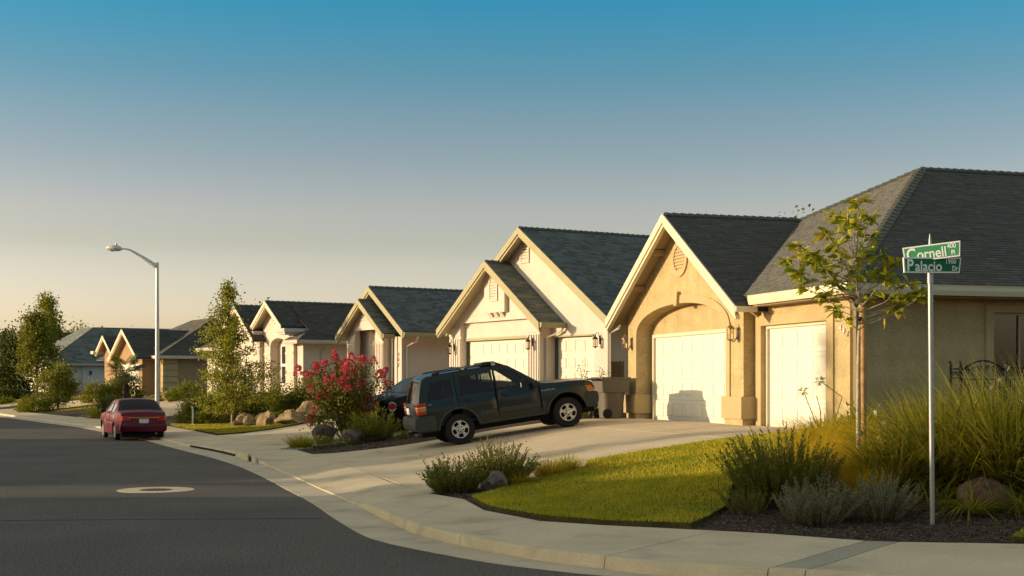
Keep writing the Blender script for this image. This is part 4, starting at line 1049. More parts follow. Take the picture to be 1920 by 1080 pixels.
def seats(root, xs, zf, yw, hgt, bench=False):
    for x in xs:
        for y in ((-yw, yw) if not bench else (0,)):
            b = MB(); w = .24 if not bench else .62
            b.box((x-.05, y-w, zf), (x+.48, y+w, zf+.22)); b.prism([(x-.02, y-w, zf+.15), (x+.12, y-w, zf+.15), (x-.12, y-w, zf+hgt), (x-.22, y-w, zf+hgt)], (0, 2*w, 0))
            for yy in ((y,) if not bench else (-.36, .36)): b.box((x-.24, yy-.13, zf+hgt+.02), (x-.14, yy+.13, zf+hgt+.2))
            b.build('seat', M['seat'], root, bevel=.03)

# ---- dark green sport utility vehicle on the first drive
SUVX, SUVY = -1.20, 32.45
suv = empty('parked_suv', (0, 0, 0)); tag(suv, 'dark green sport utility vehicle with roof rack, parked nose up the driveway', 'car', 'parked cars')
yaw = R(14.6); hd = Vector((math.cos(yaw), math.sin(yaw)))
lf_ = Vector((-hd.y, hd.x)); rear_c = Vector((SUVX, SUVY))+lf_*.74
def zr_(p): return terr(p.x, p.y)+.03
fc = rear_c+hd*2.69
za_, zf_ = (zr_(rear_c+lf_*.74)+zr_(rear_c-lf_*.74))/2, (zr_(fc+lf_*.74)+zr_(fc-lf_*.74))/2
rl = ((zr_(rear_c+lf_*.74)-zr_(rear_c-lf_*.74))+(zr_(fc+lf_*.74)-zr_(fc-lf_*.74)))/2/1.48
fx = Vector((hd.x*2.69, hd.y*2.69, zf_-za_)).normalized(); ly = Vector((lf_.x, lf_.y, rl)).normalized(); uz = fx.cross(ly).normalized(); ly = uz.cross(fx)
suv.matrix_world = Matrix(((fx.x, ly.x, uz.x, rear_c.x), (fx.y, ly.y, uz.y, rear_c.y), (fx.z, ly.z, uz.z, za_), (0, 0, 0, 1)))
def hw_suv(x, z):
    y = .865 - (.30*max(0, z-1.0)**1.0) - .25*max(0, .62-z)*.35
    if x > 2.5: y -= .07*((x-2.5)/1.0)**2
    if x < -.5: y -= .05*((-.5-x)/.45)**2
    return y
topS = [(-.935,.60),(-.925,.80),(-.905,1.02),(-.885,1.08),(-.815,1.34),(-.745,1.55),(-.70,1.625),(-.60,1.668),(-.2,1.69),(.4,1.705),(.95,1.705),(1.30,1.685),(1.42,1.64),(1.73,1.42),(2.04,1.19),(2.13,1.125),(2.45,1.09),(2.9,1.07),(3.25,1.035),(3.38,.99),(3.43,.90),(3.46,.60)]
winS = [([(-.70,1.13),(-.06,1.14),(-.04,1.555),(-.56,1.54)], M['tint_glass'], 'side_window'),
        ([(.13,1.14),(.93,1.135),(.90,1.585),(.16,1.58)], M['tint_glass'], 'door_window'),
        ([(1.06,1.135),(1.96,1.13),(1.88,1.215),(1.47,1.53),(1.36,1.60),(1.04,1.605)], M['car_glass'], 'door_window')]
prts = car(suv, topS, .40, hw_suv, 2.69, .365, .50, winS, [.04,.985,2.06], ['rear_quarter','rear_door','front_door','front_wing'], M['suv_paint'],
           lambda i: (.05 if 2 <= i <= 15 else .045), {3: 1, 4: 1, 12: 2, 13: 2}, {1: (M['tint_glass'], 'rear_window'), 2: (M['car_glass'], 'windscreen')})
b = MB(); b.box((-.7, -.7, .5), (1.9, .7, .56)); b.box((1.78, -.68, .6), (2.1, .68, 1.02)); b.build('cabin_floor', M['seat'], suv)
b = MB(); b.box((-.78, -.68, .56), (-.12, .68, .98)); b.build('load_cover', M['seat'], suv)
seats(suv, [1.05], .56, .38, .62); seats(suv, [.2], .58, .0, .60, True)
b = MB()
for k in range(20):
    a0, a1 = 2*math.pi*k/20, 2*math.pi*(k+1)/20
    f = lambda a: Vector((1.66+.07*math.cos(a), .38+.18*math.sin(a), 1.08+.165*math.cos(a)))
    b.beam(f(a0), f(a1), .025, .025)
b.tube([(1.66, .38, 1.08), (1.85, .38, .95)], .03, 6); b.build('steering_wheel', M['blackplastic'], suv)
for x in (0, 2.69):
    for sg in (1, -1): wheel_parts(suv, x, sg*.755, .365, .235, .205, 'star', sg)
# grey lower cladding: bumpers, sills, arch lips, door mouldings
b = MB()
for xs, zs in (([(-1.02,.50),(-1.03,.60),(-1.0,.76),(-.93,.79),(-.60,.79),(-.56,.70),(-.54,.44),(-.62,.42),(-.98,.44)], 0),):
    for sg in (1, -1):
        b.prism([(x, sg*.84, z) for x, z in xs], (0, sg*.05, 0))
    b.prism([(x, -.84, z) for x, z in [(-1.05,.50),(-1.06,.60),(-1.03,.76),(-.93,.79),(-.90,.44),(-1.0,.44)]], (0, 1.68, 0))
b.build('rear_bumper', M['suv_clad'], suv, bevel=.018)
b = MB()
for sg in (1, -1): b.prism([(x, sg*.80, z) for x, z in [(3.5,.50),(3.53,.62),(3.50,.76),(3.40,.79),(3.18,.78),(3.17,.55),(3.2,.42),(3.44,.42)]], (0, sg*.05, 0))
b.prism([(x, -.80, z) for x, z in [(3.52,.50),(3.55,.62),(3.52,.76),(3.40,.79),(3.38,.44),(3.46,.42)]], (0, 1.60, 0))
b.build('front_bumper', M['suv_clad'], suv, bevel=.018)
for sg in (1, -1):
    b = MB(); b.box((.50, sg*.83-.02, .40), (2.19, sg*.83+.02, .50)); b.build('sill', M['suv_clad'], suv, bevel=.012)
    for c in (0, 2.69):
        b = MB(); pts = [(c+.508*math.cos(a), sg*(hw_suv(c, .6)+.008), .365+.508*math.sin(a)) for a in [R(8)+R(164)*k/20 for k in range(21)]]
        b.tube(pts, .03, 6); b.build('arch_lip', M['suv_clad'], suv, smooth=50)
    for x0, x1, gi in ((.54,.96,1),(1.01,2.03,2),(2.08,2.16,3)):
        b = MB(); y = sg*hw_suv((x0+x1)/2,.68); b.box((x0, y-.006, .62), (x1, y+.014, .72) if sg > 0 else (x1, y+.006, .72)) if sg > 0 else b.box((x0, y-.014, .62), (x1, y+.006, .72))
        b.build('side_moulding', M['suv_clad'], prts[(sg, gi)], bevel=.006)
    for x, gi in ((.20, 1), (1.13, 2)):
        b = MB(); y = sg*(hw_suv(x, 1.02)+.012); b.obox((x+.08, y, 1.02), (.085, 0, 0), (0, .012, 0), (0, 0, .02)); b.build('door_handle', M['blackplastic'], prts[(sg, gi)], bevel=.006)
    b = MB(); b.obox((1.93, sg*.98, 1.17), (.06, 0, 0), (0, .10, .0), (0, 0, .075)); b.obox((1.95, sg*.89, 1.13), (.04, 0, 0), (0, .06, 0), (0, 0, .025)); b.build('door_mirror', M['blackplastic'], suv, bevel=.025)
    # lamps at the rear corner: red, clear, amber, red
    tl = MB()
    for z0, z1, m in ((1.015,1.10,0),(.985,1.013,2),(.90,.983,1),(.83,.898,0)):
        y = sg*hw_suv(-.85,.95); yi = y-sg*.16
        tl.box((-.965, min(y+sg*.014, yi), z0), (-.74, max(y+sg*.014, yi), z1), m)
    tl.build('tail_lamp', [M['lens_red'], M['lens_amber'], M['lens_clear']], suv, bevel=.012)
    fl = MB(); y = sg*hw_suv(3.3,.9); fl.prism([(3.19, y-sg*.10, .94), (3.36, y-sg*.10, .93), (3.45, y-sg*.10, .81), (3.26, y-sg*.10, .80)], (0, sg*.105, 0), 0)
    fl.prism([(3.29, y-sg*.10, .795), (3.45, y-sg*.10, .805), (3.46, y-sg*.10, .765), (3.31, y-sg*.10, .76)], (0, sg*.11, 0), 1); fl.build('side_lamp', [M['lens_amber'], M['lens_clear']], suv, bevel=.006)
    hl = MB(); hl.box((3.40, sg*.46-.16, .82), (3.45, sg*.46+.16, .95)); hl.build('headlight', M['lens_clear'], suv, bevel=.01)
    # roof rails
    rr_ = MB(); rr_.tube([(-.42, sg*.60, 1.715), (-.36, sg*.60, 1.765), (1.15, sg*.60, 1.785), (1.22, sg*.60, 1.73)], .017, 6)
    for x in (-.36, .32, 1.1): rr_.box((x-.09, sg*.60-.025, 1.69), (x+.09, sg*.60+.025, 1.765))
    rr_.build('roof_rail', M['blackplastic'], suv)
for x in (.30, 1.06):
    b = MB(); b.tube([(x, -.66, 1.80), (x, .66, 1.80)], .018, 6)
    for sg in (1, -1): b.box((x-.045, sg*.62-.03, 1.74), (x+.045, sg*.62+.03, 1.825), 1)
    b.build('cross_bar', [M['blackplastic'], M['chrome']], suv)
b = MB(); b.box((.78, -.60, 1.80), (1.12, .2, 1.835)); b.prism([(1.12, -.60, 1.75), (1.12, -.60, 1.82), (1.32, -.60, 1.72)], (0, 1.2, 0)); b.build('rack_fairing', M['blackplastic'], suv)
b = MB(); b.box((-1.012, -.02, .84), (-.96, .30, .99)); b.build('number_plate', M['plate'], suv); b = MB(); b.box((-1.0, -.6, 1.04), (-.93, .6, 1.06)); b.build('tailgate_trim', M['suv_clad'], suv)
b = MB(); b.tube([(-.80, -.1, 1.12), (-.86, -.45, 1.14)], .012, 5); b.build('rear_wiper', M['blackplastic'], suv)
b = MB(); b.tube([(-.7, -.45, .40), (-1.02, -.47, .36)], .03, 8); b.build('exhaust', M['steel'], suv); b = MB(); b.box((-1.1, -.05, .36), (-.8, .05, .42)); b.build('tow_bar', M['blackplastic'], suv)
b = MB(); b.box((3.43, -.30, .80), (3.47, .30, .95)); b.build('grille', M['blackplastic'], suv)
b = MB()
for k in range(8): b.box((3.465, -.26+k*.07, .81), (3.475, -.225+k*.07, .94))
b.build('grille_bars', M['suv_paint'], suv)
side_r = Matrix(((1,0,0,0),(0,0,-1,0),(0,1,0,0),(0,0,0,1)))
text_mesh('Grand Cherokee', .050, .002, 'badge', M['rim'], prts[(-1, 3)], Matrix.Translation((2.10, -hw_suv(2.2,.98)-.006, .96)) @ side_r)
text_mesh('4x4', .05, .002, 'badge', M['chrome'], prts[(-1, 0)], Matrix.Translation((-.68, -hw_suv(-.6,1.03)-.006, 1.03)) @ side_r)

# ---- burgundy saloon at the kerb
red = empty('parked_saloon', (-12.98, 47.45, .0), R(90+25.5)); tag(red, 'burgundy saloon parked at the kerb below the street lamp, seen from behind', 'car', 'parked cars')
def hw_red(x, z):
    y = .85-.42*max(0, z-.86)-.10*max(0, .55-z)
    if x < -.3: y -= .11*((-.3-x)/.65)**2
    if x > 2.6: y -= .12*((x-2.6)/.8)**2
    return y
def hw_red2(x, z): return hw_red(x, z)
topR = [(-.90,.34),(-.935,.50),(-.93,.62),(-.905,.80),(-.86,.90),(-.78,.935),(-.50,.955),(-.30,.99),(-.02,1.18),(.20,1.305),(.40,1.345),(.85,1.36),(1.15,1.34),(1.28,1.30),(1.62,1.10),(1.98,.93),(2.1,.905),(2.7,.84),(3.1,.76),(3.25,.66),(3.30,.5),(3.28,.34)]
winR = [([(-.20,.975),(.02,.975),(.03,1.14),(-.02,1.13)], M['car_glass'], 'quarter_window'), ([(.10,.975),(.72,.97),(.72,1.26),(.40,1.27),(.16,1.19)], M['car_glass'], 'door_window'), ([(.82,.97),(1.70,.945),(1.24,1.225),(1.08,1.265),(.82,1.27)], M['car_glass'], 'door_window')]
pr = car(red, topR, .24, hw_red, 2.50, .29, .35, winR, [.06,.77,1.82], ['rear_quarter','rear_door','front_door','front_wing'], M['red_paint'], lambda i: .04, {7: 1, 8: 1, 13: 2, 14: 2}, {1: (M['tint_glass'], 'rear_window'), 2: (M['car_glass'], 'windscreen')}, step=.16)
b = MB(); b.box((-.5, -.66, .32), (1.9, .66, .38)); b.box((1.6, -.62, .5), (1.95, .62, .88)); b.box((-.75, -.62, .5), (-.1, .62, .90)); b.build('cabin_floor', M['seat'], red)
seats(red, [.95], .38, .35, .58); seats(red, [.15], .38, 0, .55, True)
for x in (0, 2.5):
    for sg in (1, -1): wheel_parts(red, x, sg*.725, .29, .175, .185, 'disc', sg)
b = MB()
for sg in (1, -1): b.prism([(x, sg*.70, z) for x, z in [(-.98,.40),(-1.0,.50),(-.96,.58),(-.60,.60),(-.42,.58),(-.40,.40),(-.60,.30),(-.92,.32)]], (0, sg*.085, 0))
b.prism([(x, -.70, z) for x, z in [(-1.02,.40),(-1.045,.50),(-1.0,.585),(-.88,.60),(-.88,.30),(-.98,.30)]], (0, 1.40, 0)); b.build('rear_bumper', M['red_paint'], red, bevel=.025)
b = MB(); b.box((-1.052, -.66, .47), (-.98, .66, .50)); b.build('bumper_strip', M['blackplastic'], red)
b = MB(); b.box((-1.022, -.50, .765), (-.93, .50, .805)); b.build('reflector_bar', M['lens_amber'], red)
for sg in (1, -1):
    b = MB(); b.prism([(-1.005, sg*.44, .68), (-1.005, sg*.44, .83), (-.975, sg*.70, .83), (-.86, sg*.775, .83), (-.86, sg*.775, .68), (-.975, sg*.70, .68)][:0] or [(-1.01, sg*.44, .68), (-.985, sg*.70, .68), (-.85, sg*.80, .68), (-.80, sg*.6, .68)], (0, 0, .15)); b.build('tail_lamp', M['lens_red'], red, bevel=.015)
    b = MB(); b.obox((1.72, sg*.93, .99), (.05, 0, 0), (0, .09, 0), (0, 0, .06)); b.build('door_mirror', M['blackplastic'], red, bevel=.02)
    b = MB(); y = sg*(hw_red(1,.6)+.004); b.box((.1, y-.012, .56), (1.78, y+.012, .60)); b.build('side_moulding', M['chrome'], red)
    b = MB(); b.box((.40, sg*.80-.02, .22), (2.1, sg*.80+.02, .30)); b.build('sill', M['red_paint'], red)
b = MB(); b.box((-1.02, -.16, .60), (-.95, .16, .745)); b.build('number_plate', M['plate'], red)
b = MB(); b.box((-1.03, -.17, .748), (-.95, .17, .76)); b.build('plate_lamp', M['blackplastic'], red); b = MB(); b.tube([(-.7, -.4, .26), (-1.0, -.42, .24)], .025, 8); b.build('exhaust', M['steel'], red)

# ---- dark saloon nose-in on the second drive, only its tail shows
navy = empty('parked_saloon', (0, 0, 0)); tag(navy, 'dark navy saloon with a bright-rimmed red tail lamp, mostly hidden behind the green vehicle', 'car', 'parked cars')
yw = R(38); h2 = Vector((math.cos(yw), math.sin(yw))); NC = Vector((-2.95, 40.5)); NF = NC+h2*2.6
zA, zB = terr(NC.x, NC.y)+.03, terr(NF.x, NF.y)+.03; fx = Vector((h2.x*2.6, h2.y*2.6, zB-zA)).normalized(); ly = Vector((-h2.y, h2.x, 0)); uz = fx.cross(ly)
navy.matrix_world = Matrix(((fx.x, ly.x, uz.x, NC.x), (fx.y, ly.y, uz.y, NC.y), (fx.z, ly.z, uz.z, zA), (0, 0, 0, 1)))
def hw_n(x, z):
    y = .90-.40*max(0, z-.92)-.10*max(0, .55-z)
    if x < -.3: y -= .14*((-.3-x)/.8)**2
    if x > 2.6: y -= .14*((x-2.6)/.8)**2
    return y
topN = [(-1.08,.34),(-1.12,.55),(-1.10,.78),(-1.04,.94),(-.90,1.01),(-.55,1.035),(-.35,1.06),(.05,1.23),(.30,1.33),(.6,1.375),(1.0,1.375),(1.35,1.32),(1.72,1.17),(2.1,1.0),(2.8,.90),(3.3,.80),(3.5,.66),(3.52,.34)]
winN = [([(-.16,1.05),(.72,1.045),(.72,1.29),(.42,1.26),(.12,1.17)], M['tint_glass'], 'door_window'), ([(.82,1.045),(1.75,1.02),(1.35,1.23),(1.05,1.30),(.82,1.30)], M['tint_glass'], 'door_window')]
pn = car(navy, topN, .24, hw_n, 2.75, .32, .38, winN, [-.2,.77,1.9], ['rear_quarter','rear_door','front_door','front_wing'], M['blue_paint'], lambda i: .045, {6: 1, 7: 1, 11: 2, 12: 2}, {1: (M['tint_glass'], 'rear_window'), 2: (M['tint_glass'], 'windscreen')}, step=.2)
for x in (0, 2.75):
    for sg in (1, -1): wheel_parts(navy, x, sg*.77, .32, .2, .2, 'disc', sg)
for sg in (1, -1):
    b = MB(); q = [(.14*math.cos(a), .105*math.sin(a)) for a in [2*math.pi*k/16 for k in range(16)]]
    y = sg*hw_n(-1.0,.8); b.prism([(-1.02+x*.5, y-sg*.08+x*.55*sg, .83+z) for x, z in q], (-.09, sg*.09, 0), 0); tl = b.build('tail_lamp', M['lens_red'], navy, bevel=.012)
    b = MB(); b.tube([(-1.10+x*.57, y-sg*.01+x*.63*sg, .83+z*1.14) for x, z in q+q[:1]], .013, 6); b.build('lamp_rim', M['chrome'], tl)
# ------------------------------------------------------------------ street furniture and small things
# street name sign
sg_ = empty('street_sign', (5.08, 16.5, terr(5.08, 16.5))); tag(sg_, 'galvanised post with green Cornell and Palacio street name blades', 'street sign')
zb_ = terr(5.08, 16.5); top = 3.30-zb_
lean = -.026
b = MB(); b.tube([(0, 0, -.05), (lean, 0, top)], [.030, .030], 16); post = b.build('post', M['steel'], sg_, smooth=60)
b = MB(); b.tube([(lean, 0, top-.14), (lean, 0, top-.0)], [.036, .036], 16); b.tube([(lean, 0, top+.0), (lean, 0, top+.02)], .03, 12); b.build('post_cap', M['steel'], sg_, smooth=60)
b = MB(); b.tube([(lean, 0, top+.02), (lean, 0, top+.36), (lean-.004, 0, top+.46)], [.022, .020, .004], 8); b.build('spike', M['steel'], sg_, smooth=60)
def blade(z, w, h_, yaw, roll, mat, big, small1, small2, nm):
    e = empty(nm, (lean+.012, -.045, z), 0, sg_); e.rotation_euler = (0, roll, yaw)
    b = MB(); d = .016; sl = .012
    b.prism([(-w/2, -d, -h_/2), (w/2-.02, -d, -h_/2), (w/2, -d, h_/2), (-w/2-.012, -d, h_/2)], (0, 2*d, 0)); b.build('blade_edge', M['sign_white'], e)
    b = MB()
    for s_ in (-1, 1): b.prism([(-w/2+.016, s_*(d+.0005), -h_/2+.016), (w/2-.034, s_*(d+.0005), -h_/2+.016), (w/2-.016, s_*(d+.0005), h_/2-.016), (-w/2+.004, s_*(d+.0005), h_/2-.016)], (0, s_*.002, 0))
    b.build('blade_face', mat, e)
    m0 = Matrix(((1,0,0,0),(0,0,-1,-d-.0045),(0,1,0,0),(0,0,0,1)))
    T = lambda s, size, x, zz, sx=.82, bold=.003: text_mesh(s, size, .0008, 'lettering', M['sign_white'], e, Matrix.Translation((x, 0, zz)) @ m0, 'LEFT', sx, bold)
    T(big[0], h_*1.08, -w/2+.028, -h_*.38, .80, .0045)
    T(big[1:], h_*.92, -w/2+.028+h_*(.55 if big[0] == 'P' else .66), -h_*.38, .86, .0022)
    T(small1, h_*.44, w/2-.20+(.045 if len(small1) == 3 else 0), h_*.10, .84, .0015); T(small2, h_*.44, w/2-.115, -h_*.35, .8, .0015)
    return e
blade(top+.075, .70, .185, R(4), R(0), M['sign_green'], 'Palacio', '1900', 'Dr', 'palacio_blade')
blade(top+.235, .66, .185, R(-21), R(-5.5), M['sign_green_lit'], 'Cornell', '400', 'Pl', 'cornell_blade')

# street lamp
lp = empty('street_lamp', (-14.03, 54.0, .14)); tag(lp, 'tall pale metal street lamp with a cobra head on a raked arm', 'street lamp')
b = MB(); b.tube([(0, 0, -.1), (0, 0, 6.60)], [.092, .062], 20); b.tube([(0, 0, 0), (0, 0, .12)], [.17, .15], 20); b.build('pole', M['alu'], lp, smooth=60)
b = MB(); b.tube([(-.05, 0, 6.44), (-.45, -.02, 6.72), (-.88, -.04, 6.99), (-1.10, -.05, 7.10), (-1.24, -.06, 7.125), (-1.44, -.06, 7.13)], [.095, .072, .045, .034, .03, .03], 12); b.build('arm', M['alu'], lp, smooth=60)
b = MB(); b.tube([(-1.38, -.06, 7.125), (-1.46, -.06, 7.135), (-1.62, -.06, 7.16), (-1.92, -.06, 7.17), (-1.98, -.06, 7.14)], [.045, .10, .13, .10, .04], 14); hd_ = b.build('lamp_head', M['alu'], lp, smooth=50)
b = MB(); b.lathe([(0, 7.02), (.10, 7.04), (.14, 7.09)], 16, (-1.76, -.06, 0)); b.build('lamp_lens', M['lens_clear'], hd_, smooth=60); b = MB(); b.lathe([(.04, 7.25), (.04, 7.34), (0, 7.35)], 10, (-1.60, -.06, 0)); b.build('photocell', M['bronze'], hd_)

# manhole
mh = empty('manhole', (-6.52, 25.0, 0)); tag(mh, 'round iron manhole cover in a pale concrete ring set in the road', 'manhole')
b = MB(); b.lathe([(.30, .0035), (.69, .0055), (.70, -.02)], 56); b.build('collar', M['concrete'], mh, smooth=30)
b = MB(); b.lathe([(0, .006), (.29, .006), (.295, .0)], 40)
for r_, n in ((.08, 6), (.16, 10), (.24, 16)):
    for k in range(n): a = 2*math.pi*k/n; b.box((r_*math.cos(a)-.018, r_*math.sin(a)-.018, .006), (r_*math.cos(a)+.018, r_*math.sin(a)+.018, .011))
b.build('cover', M['iron_cover'], mh, smooth=30)

# storm drain inlet in the kerb
sd_ = empty('storm_drain', (0, 0, 0)); tag(sd_, 'kerb storm drain inlet with a painted dark strip standing for its slot below the pavement', 'drain')
def kpt(i):   # point on the kerb foot by fractional row
    return min(DEN, key=lambda r: abs(r[5]-i))
q = [kpt(17+k*.2) for k in range(0, 4)]
b = MB(); p0, p1 = Vector(q[0][1]), Vector(q[3][1]); d_ = (p1-p0).normalized(); nr = Vector((-d_.y, d_.x))
c = p0+d_*.2
def V3(p, z): return (p.x, p.y, z)
for off, ln in ((0.0, .55),):
    b.prism([V3(c-nr*-.0, .0), V3(c+d_*ln, .0), V3(c+d_*ln, .13), V3(c, .13)], tuple(nr*.03)+(0,))
b.build('inlet_mouth_shade', M['dark'], sd_)  # solid near-black panel on the kerb, painted shade in place of a cavity
b = MB(); b.prism([V3(c+d_*(.6), -.02), V3(c+d_*1.7, -.02), V3(c+d_*1.6, .2), V3(c+d_*.6, .2)], tuple(nr*.05)+(0,)); b.prism([V3(c-d_*.05, -.02), V3(c-d_*.7, -.02), V3(c-d_*.5, .17), V3(c-d_*.05, .18)], tuple(nr*.05)+(0,)); b.build('inlet_surround', M['kerb'], sd_)
b = MB()
q = [r for r in DEN if 18.15 < r[5] < 19.9]
for r0, r1 in zip(q, q[1:]):
    a0, a1 = Vector(r0[1]), Vector(r1[1]); dd = (a1-a0).normalized(); nn_ = Vector((-dd.y, dd.x))
    b.prism([V3(a0, .018), V3(a1, .018), V3(a1, .075), V3(a0, .075)], tuple(nn_*.012)+(0,))
b.build('inlet_slot_shade', M['dark'], sd_)  # solid dark strip proud of the kerb face, stands for the slot's shade

# wheeled bin
bn = empty('wheeled_bin', (2.60, 35.95, terr(2.6, 35.95)+.03), R(20)); tag(bn, 'grey brown wheeled refuse bin beside the arched garage', 'bin')
b = MB()
def ring(z, hx, hy, r, n=5):
    pts = []
    for cx, cy, a0 in ((hx-r, hy-r, 0), (-hx+r, hy-r, 90), (-hx+r, -hy+r, 180), (hx-r, -hy+r, 270)):
        for k in range(n): a = R(a0+90*k/(n-1)); pts.append((cx+r*math.cos(a), cy+r*math.sin(a), z))
    return pts
rings = [ring(.02, .27, .25, .16), ring(.30, .29, .27, .16), ring(.69, .325, .305, .16), ring(.695, .40, .35, .08), ring(1.04, .43, .38, .08)]
for r_ in rings: b.v += r_
K = len(rings[0])
for i in range(len(rings)-1):
    for k in range(K): b.f.append((i*K+k, i*K+(k+1) % K, (i+1)*K+(k+1) % K, (i+1)*K+k))
b.f += [tuple(reversed(range(K))), tuple((len(rings)-1)*K+k for k in range(K))]; b.m = [0]*len(b.f)
b.build('body', M['bin'], bn, smooth=35)
b = MB(); r0, r1 = ring(1.045, .45, .40, .08), ring(1.085, .43, .38, .08); b.v += r0+r1
for k in range(K): b.f.append((k, (k+1) % K, K+(k+1) % K, K+k))
b.f += [tuple(reversed(range(K))), tuple(K+k for k in range(K))]; b.m = [0]*len(b.f); b.build('lid', M['bin'], bn, smooth=35)
b = MB(); b.tube([(-.53, -.34, 1.03), (-.53, .34, 1.03)], .028, 8)
for y in (-.25, 0, .25): b.beam((-.53, y, 1.03), (-.42, y, 1.02), .05, .04)
b.build('handle', M['blackplastic'], bn)
for y in (-.33, .33): b = MB(); b.lathe([(0, -.03), (.10, -.03), (.13, -.02), (.13, .02), (.10, .03), (0, .03)], 24, (-.24, y, .13), 'Y'); b.build('wheel', M['rubber'], bn, smooth=30)
b = MB(); b.tube([(-.24, -.33, .13), (-.24, .33, .13)], .02, 8); b.build('axle', M['blackplastic'], bn)

# garden hose on its reel
hr = empty('hose_reel', (2.30, 36.95, terr(2.3, 36.95)), R(20)); tag(hr, 'coiled garden hose on a small reel by the bin', 'hose')
b = MB()
for k in range(4): b.tube([(.26*math.cos(a), -.12+k*.07, .42+.26*math.sin(a)) for a in [2*math.pi*i/20 for i in range(21)]], .028, 6)
b.build('hose', M['leaf_dark'], hr); b = MB()
for y in (-.2, .2): b.tube([(-.2, y, 0), (0, y, .42), (.2, y, 0)], .018, 6)
b.tube([(0, -.2, .42), (0, .2, .42)], .02, 6); b.build('frame', M['steel'], hr)

# plank fence between the first two houses
fn = empty('plank_fence', (3.10, 40.15, 1.0), R(31+4)); tag(fn, 'short run of weathered wooden plank fence between the tan and cream houses', 'fence'); me = None
for k in range(16):
    b = MB()
    hgt = 1.62
    if me is None or k % 3 == 0: b.prism([(0, 0, 0), (.135, 0, 0), (.135, 0, hgt-.03), (.10, 0, hgt), (.035, 0, hgt), (0, 0, hgt-.03)], (0, .018, 0)); o = b.build('plank', M['fence_wood'], fn); me = o.data
    else: o = link('plank', me, fn)
    o.location = (-.25+k*.147, random.uniform(0, .012), random.uniform(-.03, .01))
b = MB(); b.box((-.25, .02, .3), (2.1, .06, .4)); b.box((-.25, .02, 1.2), (2.1, .06, 1.3)); b.build('rail', M['fence_wood'], fn)

# utility box
ub = empty('utility_box', (-13.2, 57.0, terr(-13.2, 57.0)), R(30)); tag(ub, 'green metal utility pedestal between two bushes', 'utility box')
b = MB(); b.box((-.14, -.12, 0), (.14, .12, .66)); b.build('cabinet', M['utility'], ub, bevel=.02); b = MB(); b.box((-.16, -.14, .66), (.16, .14, .75)); b.build('lid', M['utility'], ub, bevel=.02)

# wrought iron fence and arched gate beside the corner house
gt = empty('iron_gate', (8.02, 25.0, terr(8.02, 25.0)-.02), R(16.9)); tag(gt, 'black wrought iron gate and fence with an arched scrolled top', 'gate'); G = 1.36
def scroll(b, cx, cz, r, turns=1.4, sgn=1, a0=0.0, y=0):
    n = 18; b.tube([(cx+sgn*r*(1-.75*i/n)*math.cos(a0+turns*2*math.pi*i/n), y, cz+r*(1-.75*i/n)*math.sin(a0+turns*2*math.pi*i/n)) for i in range(n+1)], .009, 5)
for x in (.0, .22, 1.22, 2.6):
    b = MB(); w = .03 if x < 1 else .025; b.box((x-w, -w, 0), (x+w, w, G-.06)); b.lathe([(.045, G-.06), (.045, G-.04), (.02, G-.03), (.03, G), (.012, G+.03), (0, G+.05)], 10, (x, 0, 0)); b.build('gate_post', M['black_iron'], gt)
b = MB(); b.box((.03, -.012, G-.14), (.19, .012, G-.11)); b.box((.03, -.012, G-.30), (.19, .012, G-.28)); scroll(b, .07, G-.21, .045); scroll(b, .15, G-.21, .045, sgn=-1); b.build('side_panel', M['black_iron'], gt)
b = MB(); tp = [(.26+.92*u, 0, G-.14+.17*math.sin(math.pi*u)) for u in [k/14 for k in range(15)]]; b.tube(tp, .018, 6); b.tube([(x, y, z-.17) for x, y, z in tp[:1]+tp[-1:]], .012, 6)
for k, x in enumerate((.36, .50, .63, .80, .93, 1.08)): scroll(b, x, G-.20+.10*math.sin(math.pi*(x-.26)/.92), .05, 1.4, 1 if k % 2 else -1, .4)
for u in (.18, .5, .82): x = .26+.92*u; b.beam((x-.08, 0, G-.05), (x+.08, 0, G-.26), .014, .014, (0, 1, 0))
b.build('gate_arch', M['black_iron'], gt)
me = None
for k in range(11):
    x = .32+k*.082
    if me is None: b = MB(); b.box((-.008, -.008, .1), (.008, .008, G-.3)); o = b.build('bar', M['black_iron'], gt, loc=(x, 0, 0)); me = o.data
    else: link('bar', me, gt, (x, 0, 0))
b = MB(); b.box((1.24, -.012, G-.12), (2.6, .012, G-.09)); b.box((1.24, -.012, G-.32), (2.6, .012, G-.30))
for k in range(8): scroll(b, 1.36+k*.16, G-.21, .06, 1.4, 1 if k % 2 else -1)
b.build('side_panel', M['black_iron'], gt)
for k in range(16):
    link('bar', me, gt, (1.30+k*.082, 0, -.02))
# ------------------------------------------------------------------ plants
RNG = np.random.default_rng(5)
def unit(a): return a/np.maximum(np.linalg.norm(a, axis=1, keepdims=True), 1e-9)
def rdirs(n): return unit(RNG.normal(size=(n, 3)))
def leaf_cloud(name, C, U, ln, wd, mat, parent, fold=.25, kind=None):
    """one mesh of many loose leaves at C pointing along U"""
    n = len(C); C = np.asarray(C, float); U = unit(np.asarray(U, float)); Wv = unit(np.cross(U, rdirs(n))); Nn = np.cross(U, Wv)
    s = (RNG.uniform(.65, 1.25, n)*ln)[:, None]; w = (RNG.uniform(.7, 1.2, n)*wd)[:, None]
    V = np.empty((n*4, 3)); V[0::4] = C; V[1::4] = C+U*s*.5+Wv*w+Nn*w*fold*2; V[2::4] = C+U*s; V[3::4] = C+U*s*.5-Wv*w+Nn*w*fold*2
    i = np.arange(n)*4; F = np.concatenate([np.stack([i, i+1, i+2], 1), np.stack([i, i+2, i+3], 1)])
    o = np_mesh(name, V, F, M[mat], parent)
    if kind: o['kind'] = kind
    return o
